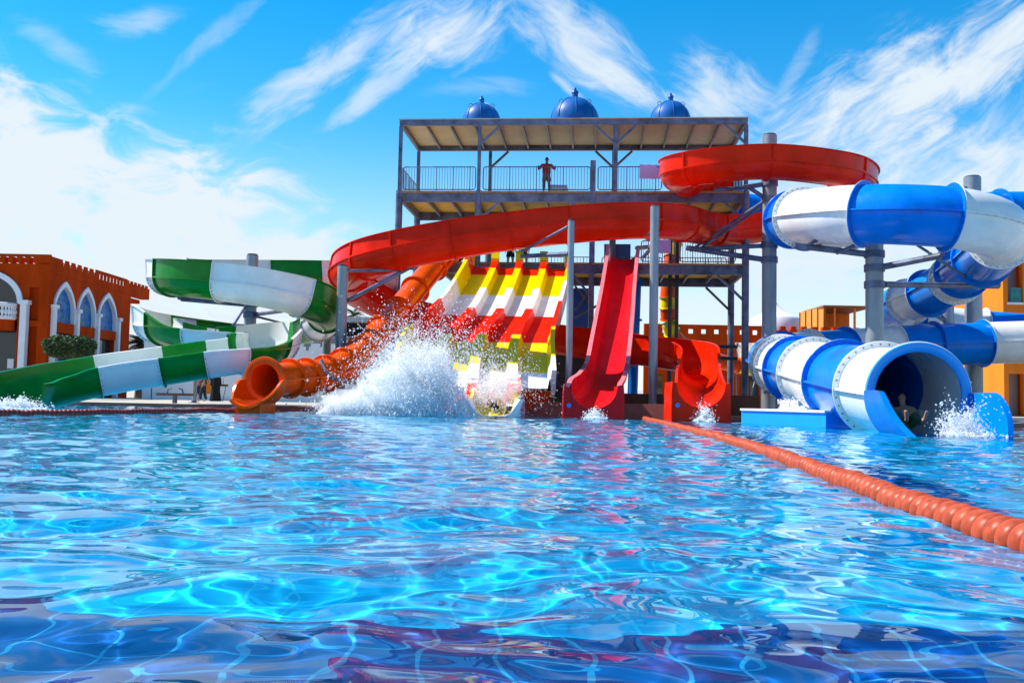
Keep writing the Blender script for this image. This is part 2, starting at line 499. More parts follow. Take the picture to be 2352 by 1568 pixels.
def foam_mat():
    m = bpy.data.materials.new('white water'); m.use_nodes = True
    n, l = m.node_tree.nodes, m.node_tree.links; n.clear()
    d = n.new('ShaderNodeBsdfDiffuse'); d.inputs['Color'].default_value = (0.95, 0.97, 0.99, 1)
    t = n.new('ShaderNodeBsdfTranslucent'); t.inputs['Color'].default_value = (0.95, 0.97, 0.99, 1)
    g = n.new('ShaderNodeBsdfTransparent')
    a = n.new('ShaderNodeMixShader'); a.inputs[0].default_value = 0.55
    b = n.new('ShaderNodeMixShader'); b.inputs[0].default_value = 0.42
    o = n.new('ShaderNodeOutputMaterial')
    l.new(d.outputs[0], a.inputs[1]); l.new(t.outputs[0], a.inputs[2]); l.new(a.outputs[0], b.inputs[1]); l.new(g.outputs[0], b.inputs[2]); l.new(b.outputs[0], o.inputs[0])
    return m
M_foam = foam_mat()

# ------------------------------------------------------------------ ground and pool edges
def deck_mat():
    m = bpy.data.materials.new('stone paving'); m.use_nodes = True
    n, l = m.node_tree.nodes, m.node_tree.links
    b = n['Principled BSDF']; b.inputs['Roughness'].default_value = 0.85
    t = n.new('ShaderNodeTexCoord')
    br = n.new('ShaderNodeTexBrick'); br.offset = 0.5
    br.inputs['Scale'].default_value = 1.0; br.inputs['Brick Width'].default_value = 0.8; br.inputs['Row Height'].default_value = 0.8
    br.inputs['Mortar Size'].default_value = 0.012
    br.inputs['Color1'].default_value = (0.60, 0.55, 0.46, 1); br.inputs['Color2'].default_value = (0.52, 0.47, 0.40, 1); br.inputs['Mortar'].default_value = (0.30, 0.27, 0.22, 1)
    nz = n.new('ShaderNodeTexNoise'); nz.inputs['Scale'].default_value = 0.5; nz.inputs['Detail'].default_value = 8
    mx = n.new('ShaderNodeMix'); mx.data_type = 'RGBA'; mx.blend_type = 'MULTIPLY'; mx.inputs['Factor'].default_value = 0.5
    l.new(t.outputs['Object'], br.inputs['Vector']); l.new(t.outputs['Object'], nz.inputs['Vector'])
    l.new(br.outputs['Color'], mx.inputs['A']); l.new(nz.outputs['Fac'], mx.inputs['B']); l.new(mx.outputs['Result'], b.inputs['Base Color'])
    return m
M_deck = deck_mat()
M_ground = mat('sandy ground', (0.42, 0.36, 0.27), 0.95, var=0.2, vscale=0.2)

# outline of the far pool edge, left to right (x, y); everything behind it is paved
EDGE = [(-70, 40.0), (-9.0, 38.5), (-2.5, 36.2), (-0.6, 35.4), (13.2, 32.2), (13.4, 27.9), (14.2, 27.4), (15.2, 31.0), (21.5, 31.0), (21.5, 22.0), (70, 22.0)]
def build_deck():
    mb = MB(); n = len(EDGE)
    z = 0.12
    for i in range(n - 1):
        (x0, y0), (x1, y1) = EDGE[i], EDGE[i + 1]
        mb.add([(x0, y0, z), (x1, y1, z), (x1, 140, z), (x0, 140, z)], [(0, 1, 2, 3)], 0)
        mb.add([(x0, y0, -1.3), (x1, y1, -1.3), (x1, y1, z), (x0, y0, z)], [(0, 1, 2, 3)], 1)
    o = mb.build('pool_deck', [M_deck, M_brown], smooth=0)
    tag(o, kind='structure')
    g = MB().add([(-900, 139, 0.10), (900, 139, 0.10), (900, 1800, 0.10), (-900, 1800, 0.10)], [(0, 1, 2, 3)]).build('ground', M_ground, smooth=0, fix=False)
    tag(g, kind='structure')
    for x0, x1 in ((-900, -69.9), (69.9, 900)):
        g2 = MB().add([(x0, -60, 0.10), (x1, -60, 0.10), (x1, 139, 0.10), (x0, 139, 0.10)], [(0, 1, 2, 3)]).build('ground', M_ground, smooth=0, fix=False)
        tag(g2, kind='structure')
build_deck()
# near pool side, behind the camera
nd = MB().box((-69.9, -60, -1.3), (69.9, -6.0, 0.12)).build('pool_deck', M_deck, smooth=0); tag(nd, kind='structure')

def wall_box(name, u0, u1, Y0, Y1, vt, m, label, cat, depth=1.2, group=None, zb=-0.6, cap=None):
    """low wall whose front top edge runs from picture point (u0,vt0) at depth Y0 to (u1,vt1) at Y1"""
    a, b = P(u0, vt[0], Y0), P(u1, vt[1], Y1)
    t = (b - a); t.z = 0; nrm = Vector((-t.y, t.x, 0)).normalized()
    if nrm.y < 0: nrm = -nrm
    mb = MB()
    zt = (a.z + b.z) / 2
    q = [Vector((a.x, a.y, zb)), Vector((b.x, b.y, zb)), Vector((b.x, b.y, zt)), Vector((a.x, a.y, zt))]
    mb.prism(q, nrm * depth)
    o = mb.build(name, m, smooth=0)
    if cap is not None:
        c = MB().prism([Vector((a.x, a.y, zt + 0.003)) - nrm * 0.05, Vector((b.x, b.y, zt + 0.003)) - nrm * 0.05, Vector((b.x, b.y, zt + 0.06)) - nrm * 0.05, Vector((a.x, a.y, zt + 0.06)) - nrm * 0.05], nrm * (depth + 0.1))
        c.build('coping', cap, o, smooth=0)
    return tag(o, label, cat, group)

wall_box('pool_wall', 1178, 1552, 35.2, 33.0, (921, 929), M_brown, 'low reddish brown wall at the waterline beneath the crimson slide', 'wall', 0.9)
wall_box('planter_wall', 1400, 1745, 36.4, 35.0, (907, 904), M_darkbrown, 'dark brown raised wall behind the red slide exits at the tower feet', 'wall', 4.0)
wall_box('pool_block', 1703, 1897, 27.6, 24.6, (943, 947), M_blockblue, 'bright blue painted block rising from the water beside the big tube', 'wall', 3.0, cap=M_trim)
wall_box('pool_wall', 1897, 2060, 33.0, 31.5, (941, 946), M_deck, 'pale stone kerb in the shade beneath the large striped tube', 'wall', 2.5, cap=M_trim)
# ------------------------------------------------------------------ slide tower
YAW = R(5)
A0 = P(913, 600, 45.6)
A0.z = 0.0
E1 = Vector((math.cos(YAW), -math.sin(YAW), 0)); E2 = Vector((math.sin(YAW), math.cos(YAW), 0))
_b = P(1712, 600, 44.2)
TW = (Vector((_b.x, _b.y, 0)) - A0).dot(E1)
TD = 4.7
ZR, Z2, Z1 = P(913, 277, 45.6).z, P(1100, 440, 45.2).z, P(1690, 608, 44.3).z
def T(x, y, z):
    """tower coordinates: x 0..1 along the front, y metres back, z up"""
    return A0 + E1 * (x * TW) + E2 * y + Vector((0, 0, z))
def ux(u): return (u - 913) / (1712 - 913)

tower = empty('slide_tower', T(0.5, TD / 2, 0), 'tall open steel platform tower with flat roof that all the slides start from', 'tower')
PX = [0.0, ux(1100), ux(1416), 1.0]
def tower_build():
    # posts
    for i, x in enumerate(PX):
        for y in (0.0, TD):
            if i == 2 and y == 0.0:
                MB().beam(T(x, y, Z2 + 0.05), T(x, y, ZR - 0.3), 0.20, 0.20).build('post', M_steel, tower, smooth=0)
                continue
            MB().beam(T(x, y, Z2 + 0.05), T(x, y, ZR - 0.3), 0.17, 0.17).build('post', M_steel, tower, smooth=0)
            if i == 1 and y == 0.0:
                MB().tube([T(x, y, 0.12), T(x, y, Z2 + 0.05)], 0.16, 14).build('post', M_steel, tower)
            else:
                MB().tube([T(x, y, 0.12), T(x, y, Z2 + 0.05)], 0.17, 14).build('post', M_steel, tower)
    MB().beam(T(ux(1365), 0, 0.12), T(ux(1365), 0, Z2 + 1.5), 0.24, 0.24).build('post', M_steel, tower, smooth=0)
    MB().beam(T(ux(1365), TD, 0.12), T(ux(1365), TD, Z2), 0.24, 0.24).build('post', M_steel, tower, smooth=0)
    for x, y in ((ux(1552), 2.2), (ux(1572), 3.2)):
        MB().tube([T(x, y, 0.12), T(x, y, Z1 + 2.4)], 0.10, 10).build('post', M_dark, tower)
    # roof: frame, rafters, sheeting
    rf = MB()
    h = 0.26
    rf.beam(T(-0.004, 0, ZR - h / 2), T(1.004, 0, ZR - h / 2), 0.16, h)
    rf.beam(T(-0.004, TD, ZR - h / 2), T(1.004, TD, ZR - h / 2), 0.16, h)
    for x in (0.0, 1.0): rf.beam(T(x, 0.082, ZR - h / 2 - 0.004), T(x, TD - 0.082, ZR - h / 2 - 0.004), 0.14, h)
    roof = rf.build('roof_frame', M_steel, tower, smooth=0)
    for k in range(1, 14):
        MB().beam(T(k / 14, 0.085, ZR - 0.12), T(k / 14, TD - 0.085, ZR - 0.12), 0.08, 0.18).build('rafter', M_steel, roof, smooth=0)
    sh = MB(); sh.box((-0.1, -0.12, 0), (TW + 0.1, TD + 0.12, 0.05), mtx=Matrix.Translation(T(0, 0, ZR + 0.003)) @ Matrix((E1, E2, Vector((0, 0, 1)))).transposed().to_4x4())
    sh.build('roof_sheet', M_roofpan, roof, smooth=0)
    # domes
    for u, w in ((1095, 88), (1318, 112), (1543, 92)):
        r = w * 45 / F / 2 * 1.02
        c = T(ux(u) + (0.002), 1.0, ZR + 0.20)
        d = MB(); n = 8; rows = []
        for j in range(13):
            a = j / 12 * R(86)
            ring = []
            for q in range(n * 4):
                th = 2 * math.pi * (q + 0.5) / (n * 4)
                seg = (q % 4) / 4
                k = 1 - 0.018 * math.sin(math.pi * ((q % 4) + 0.5) / 4) * math.cos(a)
                ring.append(c + Vector((r * math.cos(a) * math.cos(th) * k, r * math.cos(a) * math.sin(th) * k, r * 1.0 * math.sin(a))))
            rows.append(ring)
        d.grid(rows, closed=True)
        dome = d.build('dome', M_dome, roof, smooth=60)
        rb = MB()
        for q in range(n):
            th = 2 * math.pi * (q) / n
            rb.tube([c + Vector((r * 1.004 * math.cos(a) * math.cos(th), r * 1.004 * math.cos(a) * math.sin(th), r * 1.004 * math.sin(a))) for a in [R(x) for x in range(0, 89, 8)]], 0.022, 6)
        rb.build('dome_rib', M_dome, dome)
        s = r / 1.0
        MB().lathe([(r * 1.01, -0.147), (r * 1.01, -0.003), (r * 0.98, 0.0)], c, 32).build('drum', M_dome, dome)
        MB().lathe([(0.19 * s, -0.02), (0.13 * s, 0.03), (0.125 * s, 0.20 * s), (0.155 * s, 0.22 * s), (0.12 * s, 0.31 * s), (0.045 * s, 0.34 * s), (0.065 * s, 0.39 * s), (0.045 * s, 0.44 * s), (0.01, 0.46 * s)], c + Vector((0, 0, r * 0.985)), 16).build('finial', M_dome, dome)
        for th in (R(-20), R(200)):
            p = c + Vector((r * math.cos(R(52)) * math.cos(th), -0.1, r * math.sin(R(52))))
            MB().tube([p + Vector((0.10 * math.cos(q), 0, 0.06 + 0.10 * math.sin(q))) for q in [2 * math.pi * j / 12 for j in range(13)]], 0.014, 6).build('lifting_ring', M_dark, dome)
    # decks
    def deck(z, x0, x1, nj, y0=0.0):
        fm = MB(); hh = 0.42
        fm.beam(T(x0, y0, z - 0.08 - hh / 2), T(x1, y0, z - 0.08 - hh / 2), 0.15, hh)
        fm.beam(T(x0, TD, z - 0.08 - hh / 2), T(x1, TD, z - 0.08 - hh / 2), 0.15, hh)
        for x in (x0, x1): fm.beam(T(x, y0 + 0.08, z - 0.085 - hh / 2), T(x, TD - 0.08, z - 0.085 - hh / 2), 0.13, hh - 0.02)
        f = fm.build('deck_frame', M_steel, tower, smooth=0)
        for k in range(1, nj):
            x = x0 + (x1 - x0) * k / nj
            MB().beam(T(x, y0 + 0.08, z - 0.22), T(x, TD - 0.08, z - 0.22), 0.08, 0.24).build('joist', M_steel, f, smooth=0)
        pl = MB()
        mtx = Matrix.Translation(T(0, 0, z)) @ Matrix((E1, E2, Vector((0, 0, 1)))).transposed().to_4x4()
        pl.box((x0 * TW - 0.08, y0 - 0.06, -0.075), (x1 * TW + 0.08, TD + 0.06, -0.025), mtx=mtx)
        pl.build('deck_boards', M_ply, f, smooth=0)
        ed = MB().box((x0 * TW - 0.1, y0 - 0.12, -0.08), (x1 * TW + 0.1, y0 - 0.065, 0.02), mtx=mtx); ed.build('deck_edge', M_wood, f, smooth=0)
        for x in ((x0 + 0.012), (x1 - 0.012)):
            bo = MB(); bo.prism([T(x, y0 - 0.077, z - 0.12) - E1 * 0.1, T(x, y0 - 0.077, z - 0.12) + E1 * 0.1, T(x, y0 - 0.077, z - 0.45) + E1 * 0.1, T(x, y0 - 0.077, z - 0.45) - E1 * 0.1], -E2 * 0.012)
            for i in range(2):
                for j in range(3):
                    p = T(x, y0 - 0.078, z - 0.17 - 0.11 * j) + E1 * (0.10 * i - 0.05)
                    bo.tube([p, p - E2 * 0.03], 0.022, 6)
            bo.build('bolt_plate', M_bolt, f)
    deck(Z2, 0.006, 0.994, 14)
    deck(Z1, ux(1018), 0.994, 12)
    # knee braces
    def brace(x, dx, z, y, dz=0.85):
        MB().beam(T(x, y, z - dz), T(x + dx, y, z), 0.13, 0.11).build('brace', M_steel, tower, smooth=0)
    for y in (0.0, TD):
        zt = ZR - 0.30
        brace(PX[1] + 0.003, 0.055, zt, y); brace(PX[2] - 0.003, -0.055, zt, y); brace(PX[2] + 0.003, 0.055, zt, y); brace(PX[3] - 0.003, -0.055, zt, y)
        zt = Z2 - 0.52
        brace(PX[1] + 0.003, 0.055, zt, y); brace(ux(1365) - 0.004, -0.055, zt, y); brace(PX[3] - 0.003, -0.055, zt, y)
        zt = Z1 - 0.52
        brace(PX[3] - 0.003, -0.075, zt, y, 1.2); brace(ux(1365) - 0.003, -0.05, zt, y, 1.0)
    # long ties low in the frame
    for z in (P(1690, 795, 46).z, P(1690, 822, 46).z):
        MB().tube([T(ux(1600), TD * 0.5, z), T(1.0, TD * 0.5, z)], 0.09, 8).build('tie', M_dark, tower)
    for (u0, v0, u1, v1) in ((1320, 730, 1375, 700), (1320, 862, 1372, 836), (1322, 712, 1362, 655), (1322, 790, 1375, 745)):
        MB().beam(P(u0, v0, 46.5), P(u1, v1, 46.5), 0.09, 0.12).build('tie', M_steel, tower, smooth=0)
    # railings: welded panels of round bar
    def rail(a, b, h=1.22, nb=18, bar=0.012, top=0.026, mid=4):
        a, b = Vector(a), Vector(b); up = Vector((0, 0, 1)); t = (b - a).normalized(); L = (b - a).length
        rd = 0.10; lo = 0.12
        c = [(0, lo + rd), (0, h - rd), (0.03, h - 0.03), (rd, h), (L - rd, h), (L - 0.03, h - 0.03), (L, h - rd), (L, lo + rd), (L - 0.03, lo + 0.03), (L - rd, lo), (rd, lo), (0.03, lo + 0.03), (0, lo + rd)]
        mb = MB(); mb.tube([a + t * x + up * z for x, z in c], top, 6, cap=False)
        for k in range(1, nb):
            x = L * k / nb
            big = (k % max(1, nb // mid) == 0)
            mb.tube([a + t * x + up * (0 if big else lo), a + t * x + up * h], top * 0.9 if big else bar, 5)
        return mb
    def R1(u0, u1, z, y, nb, h=1.22):
        rail(T(ux(u0), y, z), T(ux(u1), y, z), h, nb).build('railing', M_steel, tower)
    R1(921, 1092, Z2, 0.05, 26); R1(1110, 1359, Z2, 0.05, 36); R1(1377, 1522, Z2, 0.05, 22)
    rail(T(0.004, 0.1, Z2), T(0.004, TD - 0.15, Z2), 1.22, 22).build('railing', M_steel, tower)
    rail(T(0.99, 0.1, Z2), T(0.99, TD - 0.15, Z2), 1.22, 22).build('railing', M_steel, tower)
    for (u0, u1) in ((912, 1040), (1070, 1290), (1310, 1480), (1500, 1700)):
        rail(T(ux(u0), TD - 0.06, Z2), T(ux(u1), TD - 0.06, Z2), 0.62, 16).build('railing', M_steel, tower)
    R1(1478, 1552, Z1, 0.05, 14, 1.1); R1(1566, 1690, Z1, 0.05, 22, 1.1)
    for (u0, u1) in ((1180, 1360), (1390, 1540), (1560, 1700)):
        rail(T(ux(u0), TD - 0.06, Z1), T(ux(u1), TD - 0.06, Z1), 1.0, 22).build('railing', M_steel, tower)
    # steep stair at the back, boarded in blue
    st = MB()
    mtx = Matrix.Translation(T(0, 0, 0)) @ Matrix((E1, E2, Vector((0, 0, 1)))).transposed().to_4x4()
    st.box((ux(1312) * TW, TD + 0.25, 0.3), (ux(1362) * TW, TD + 0.5, Z1 - 0.6), mtx=mtx)
    st.box((ux(1395) * TW, TD + 0.25, Z1 - 0.05), (ux(1462) * TW, TD + 0.45, Z1 + 1.75), mtx=mtx)
    st.build('stair_panel', mat('blue stair panel', (0.006, 0.09, 0.42), 0.45, var=0.15, vscale=1.2), tower, smooth=0)
tower_build()

def flat_sign(u0, v0, u1, v1, Y, label, m, parent=None):
    a, b = P(u0, v0, Y), P(u1, v1, Y)
    x0, x1, z0, z1 = a.x, b.x, b.z, a.z
    rows = []
    for j in range(6):
        z = z0 + (z1 - z0) * j / 5
        rows.append([Vector((x0 + (x1 - x0) * k / 8, Y + 0.02 * math.sin(k * 1.3 + j), z + 0.015 * math.sin(k * 2.1))) for k in range(9)])
    mb = MB(); mb.grid(rows)
    back = [[p + Vector((0, 0.012, 0)) for p in r] for r in rows]; mb.grid(back)
    o = mb.build('hanging_cloth', m)
    return tag(o, label, 'cloth')
flat_sign(1469, 378, 1515, 411, 44.55, 'lilac cloth hung over the railing of the top platform', M_sign)
flat_sign(1513, 550, 1541, 582, 44.4, 'lilac cloth hanging at the middle platform behind the grey pole', M_sign)

# things left on the top deck
p = T(ux(1283), 1.2, Z2)
bx = empty('cool_box', p, 'white cool box on the top deck beside the lifeguard', 'cool box')
MB().box((p.x - 0.42, p.y - 0.22, p.z + 0.10), (p.x + 0.42, p.y + 0.22, p.z + 0.48)).build('body', M_white, bx, smooth=0)
MB().box((p.x - 0.44, p.y - 0.24, p.z + 0.483), (p.x + 0.44, p.y + 0.24, p.z + 0.56)).build('lid', M_sign, bx, smooth=0)
for dx in (-0.3, 0.3): MB().box((p.x + dx - 0.06, p.y - 0.2, p.z - 0.02), (p.x + dx + 0.06, p.y + 0.2, p.z + 0.098)).build('foot', M_red, bx, smooth=0)
p = T(ux(1303), 0.8, Z2)
jg = empty('water_jug', p, 'small blue and white jug standing on the top deck behind the railing', 'jug')
MB().lathe([(0.10, -0.02), (0.11, 0.0), (0.11, 0.16), (0.09, 0.18)], p, 16).build('body', M_blue, jg)
MB().lathe([(0.085, 0.182), (0.08, 0.34), (0.03, 0.46), (0.025, 0.52)], p, 16).build('top', M_white, jg)
# ------------------------------------------------------------------ slides
def path_points(cp, step=0.28):
    pts = []; n = len(cp)
    ts = np.linspace(0, n - 1, (n - 1) * 40 + 1)
    q = np.array([spline(cp, t) for t in ts])
    L = np.concatenate([[0], np.cumsum(np.linalg.norm(np.diff(q[:, :3], axis=0), axis=1))])
    m = max(2, int(L[-1] / step))
    s = np.linspace(0, L[-1], m + 1)
    return np.stack([np.interp(s, L, q[:, k]) for k in range(q.shape[1])], -1), np.interp(s, L, ts), s

def breaks_from_t(ts, brk):
    return [int(np.argmin(np.abs(ts - b))) for b in brk]

def tube_slide(name, label, cat, cp, brk, mats, r, fr, parts='tube_section', flange_mats=None, seam=True, bolts=True, root=None, n=40):
    """closed tube: sections between flange pairs; cp are axis points"""
    q, ts, s = path_points(cp)
    pts = [Vector(p[:3]) for p in q]
    fs = frames(pts)
    if root is None: root = empty(name, pts[-1], label, cat)
    ib = breaks_from_t(ts, brk)
    ib[0] = 0; ib[-1] = len(pts) - 1
    for k in range(len(ib) - 1):
        i0, i1 = ib[k], ib[k + 1]
        if i1 <= i0: continue
        mb = MB()
        ring = lambda f, rr: [f[0] + f[2] * (rr * math.cos(2 * math.pi * j / n)) + f[3] * (rr * math.sin(2 * math.pi * j / n)) for j in range(n)]
        seg = fs[i0:i1 + 1]
        mb.grid([ring(f, r) for f in seg], closed=True)
        mb.grid([ring(f, r - 0.02) for f in seg][::-1], closed=True)
        # flanges standing out from both ends of the section
        w = 0.035
        for f, sg in ((seg[0], 1), (seg[-1], -1)):
            g0 = (f[0] + f[1] * (0.004 * sg), f[1], f[2], f[3]); g1 = (f[0] + f[1] * (w * sg), f[1], f[2], f[3])
            mb.grid([ring(g0, r - 0.02), ring(g0, fr), ring((f[0] + f[1] * ((w + 0.004) * sg / 2), f[1], f[2], f[3]), fr + 0.012), ring(g1, fr), ring(g1, r)], closed=True)
            if bolts:
                m_ = max(16, int(2 * math.pi * fr / 0.22))
                for j in range(m_):
                    a = 2 * math.pi * j / m_; rr = (r + fr) / 2
                    p = f[0] + f[2] * (rr * math.cos(a)) + f[3] * (rr * math.sin(a)) + f[1] * (sg * (w + 0.0))
                    mb.tube([p, p + f[1] * (sg * 0.018)], 0.020, 6, m=1)
        if seam:
            for sd in (1, -1):
                pr = [[f[0] + f[2] * (sd * a) + f[3] * b for a, b in ((r - 0.005, 0.03), (r + 0.10, 0.026), (r + 0.10, -0.026), (r - 0.005, -0.03))] for f in seg]
                mb.grid(pr)
                if bolts:
                    Ls = 0
                    for f0, f1 in zip(seg[1:-1], seg[2:]):
                        p = f0[0] + f0[2] * (sd * (r + 0.055)) - f0[3] * 0.026
                        mb.tube([p, p - f0[3] * 0.02], 0.016, 5, m=1)
        mb.build(parts, [mats[k % len(mats)], M_bolt], root, smooth=40, fix=True)
    return root, fs

def arc_profile(r, gl, gr, lean=0.0, n=18, rim=0.07, flange=0.07, th=0.022):
    """open U profile, from left rim round the outside to right rim and back inside: list of (side, up)"""
    out = []
    def wall(sd, g, rr):
        return (sd * (rr - lean * g), g)
    outer = [(-r + lean * gl - rim, gl), (-r + lean * gl - rim, gl - 0.035), (-r + lean * gl, gl - 0.04), (-r, 0.03), (-r - flange, 0.03), (-r - flange, -0.03), (-r, -0.034)]
    outer += [(-r * math.cos(math.pi * k / n), -r * math.sin(math.pi * k / n)) for k in range(1, n)]
    outer += [(r, -0.034), (r + flange, -0.03), (r + flange, 0.03), (r, 0.03), (r - lean * gr, gr - 0.04), (r - lean * gr + rim, gr - 0.035), (r - lean * gr + rim, gr)]
    ri = r - th
    inner = [(ri - lean * gr, gr), (ri, 0.0)] + [(ri * math.cos(math.pi * k / n), -ri * math.sin(math.pi * k / n)) for k in range(1, n)] + [(-ri, 0.0), (-ri + lean * gl, gl)]
    return outer + inner

def open_slide(name, label, cat, cp, brk, mats, r=0.75, root=None, lean=0.06, bolts=True, rim=0.07, part='flume_section', flange=0.07, joint=0.07):
    """cp rows: x, y, z, left wall height, right wall height, bank angle (deg)"""
    q, ts, s = path_points(cp)
    pts = [Vector(p[:3]) for p in q]
    fs = frames(pts)
    if root is None: root = empty(name, pts[-1], label, cat)
    ib = breaks_from_t(ts, brk); ib[0] = 0; ib[-1] = len(pts) - 1
    rows = []
    rows_j = []
    for f, p in zip(fs, q):
        a = R(p[5]); S = f[2] * math.cos(a) + f[3] * math.sin(a); N = S.cross(f[1])
        if N.z < 0: N = -N
        rows.append(([f[0] + S * x + N * y for x, y in arc_profile(p[6] if len(p) > 6 else r, p[3], p[4], lean, rim=rim, flange=flange)], S, N, f))
    for k in range(len(ib) - 1):
        i0, i1 = ib[k], ib[k + 1]
        if i1 <= i0: continue
        mb = MB()
        sec = [x[0] for x in rows[i0:i1 + 1]]
        # leave a hairline between neighbouring sections
        mb.grid(sec, closed=True)
        npf = len(sec[0])
        mb.f.append(tuple(range(npf))); mb.m.append(0)
        o_ = (len(sec) - 1) * npf
        mb.f.append(tuple(o_ + j for j in range(npf))[::-1]); mb.m.append(0)
        # joint flange: a U-shaped ring outside the section at both ends, with bolt heads
        for e, sg in ((i0, 1), (i1, -1)):
            _, S, N, f = rows[e]; p = q[e]
            prof = []; r_ = p[6] if len(p) > 6 else r
            for rr in (r_ + 0.002, r_ + joint):
                a_ = [(-rr + (lean * p[3]), p[3] - 0.02), (-rr, 0.0)] + [(-rr * math.cos(math.pi * j / 18), -rr * math.sin(math.pi * j / 18)) for j in range(1, 18)] + [(rr, 0.0), (rr - lean * p[4], p[4] - 0.02)]
                prof.append(a_)
            P0 = [[f[0] + S * x + N * y + f[1] * (sg * d) for x, y in pr] for d, pr in ((0.003, prof[0]), (0.003, prof[1]), (0.03, prof[1]), (0.03, prof[0]))]
            mb.grid(P0)
            if bolts:
                for j in range(1, 18):
                    a = math.pi * j / 18; rr = r_ + joint * 0.5
                    c = f[0] + S * (-rr * math.cos(a)) + N * (-rr * math.sin(a)) + f[1] * (sg * 0.03)
                    mb.tube([c, c + f[1] * (sg * 0.02)], 0.02, 5, m=1)
        mb.build(part, [mats[k % len(mats)], M_bolt], root, smooth=40)
    return root, rows, q

def exit_box(name, c, ax, w, h, r, depth, m, root, rim_h=None, zb=-0.5, cx=0.0, badge=True):
    """end block of an open slide: upright face with a U cut out; c = centre of the U at rim level, ax = outward direction"""
    ax = Vector(ax); ax.z = 0; ax.normalize(); S = ax.cross(Vector((0, 0, 1))); N = Vector((0, 0, 1)); c = Vector(c)
    n = 20
    inner = [(r * math.cos(math.pi * k / n), -r * 1.0 * math.sin(math.pi * k / n)) for k in range(n + 1)]
    outer = []
    zbot = zb - c.z
    for k in range(n + 1):
        x, y = inner[k]
        t = k / n
        if k == 0: outer.append((w / 2, 0.06))
        elif k == n: outer.append((-w / 2, 0.06))
        elif t < 0.25: outer.append((w / 2 * 1.03, 0.06 + (zbot - 0.06) * t * 4))
        elif t > 0.75: outer.append((-w / 2 * 1.03, 0.06 + (zbot - 0.06) * (1 - t) * 4))
        else: outer.append((w / 2 * 1.03 - (t - 0.25) * 2 * w * 1.03, zbot))
    mb = MB()
    lip = [(x * 1.05, y * 1.04 + 0.02) for x, y in inner]
    f3 = lambda pr, d: [c + S * x + N * y + ax * d for x, y in pr]
    mb.grid([f3(outer, -depth), f3(outer, 0), f3(lip, 0.0), f3(inner, -0.06), f3(inner, -depth)])
    o = mb.build(name, m, root, smooth=35)
    if badge:
        b = c + S * (w / 2 - 0.16) * 1.0 + N * (-0.55 * h) + ax * 0.004
        bb = MB(); bb.tube([b, b + ax * 0.006], 0.075, 14)
        bb.build('badge', M_sticker, o)
    return o

def PP(rows):
    return [tuple(P(u, v, Y)) + tuple(x) for (u, v, Y, *x) in rows]

# --- red open spiral ---------------------------------------------------------
g = 0.66
RED = PP([
    (1655, 425, 46.2, g, g, 0), (1600, 420, 45.0, g, g, 0), (1556, 404, 42.8, g, g, -4), (1572, 391, 40.6, g, g, -8), (1660, 378, 39.4, g, g, -8), (1760, 372, 39.2, g, g, -8),
    (1870, 381, 39.8, g, g, -8), (1950, 397, 41.4, g, g, -8), (1976, 425, 44.2, g, g, -8), (1930, 460, 46.5, g, g, -6), (1840, 495, 46.6, g, g, -3), (1740, 522, 45.2, g, g, 0),
    (1650, 528, 43.4, g, g, 2), (1592, 520, 41.0, g, g, 6), (1545, 509, 38.9, g, g, 6), (1440, 507, 37.6, g, g, 4), (1300, 517, 37.0, g, g, 3), (1180, 531, 36.9, g, g, 2), (1050, 551, 37.0, g, g, -2), (920, 577, 37.4, g, g, -5), (838, 602, 38.2, g, g, -8),
    (798, 628, 40.0, g, g, -8), (804, 655, 42.4, g, g, -8), (850, 685, 44.4, g, g, -6), (930, 716, 45.6, g, g, -3), (1060, 745, 45.8, g, g, 0), (1200, 765, 45.2, g, g, 0), (1330, 785, 44.2, g, g, 0), (1460, 800, 43.0, g, g, 0),
    (1560, 815, 41.4, g, g, -2), (1606, 832, 39.0, g, g, -4), (1606, 852, 36.4, 0.45, 0.45, -2), (1604, 872, 33.4, 0.32, 0.32, 0), (1608, 888, 30.6, 0.12, 0.12, 0)])
# travel goes towards the viewer-left first, so the outside wall is the right-hand one
red_root, _, redq = open_slide('open_slide', 'long red open flume winding from the top platform round the tower to the water', 'water slide', RED,
    [0, 1.5, 3.4, 5, 7, 8.6, 10.5, 12.2, 13.6, 14.5, 16, 17, 18, 19, 20, 21, 22, 23.5, 25, 26.5, 28, 29.5, 30.6, 31.6, 33], [M_red], r=0.74, bolts=False, lean=0.05)
exit_box('exit_block', P(1611, 882, 29.4) , (0.02, -1, 0), 1.78, 1.2, 0.72, 1.3, M_red, red_root)

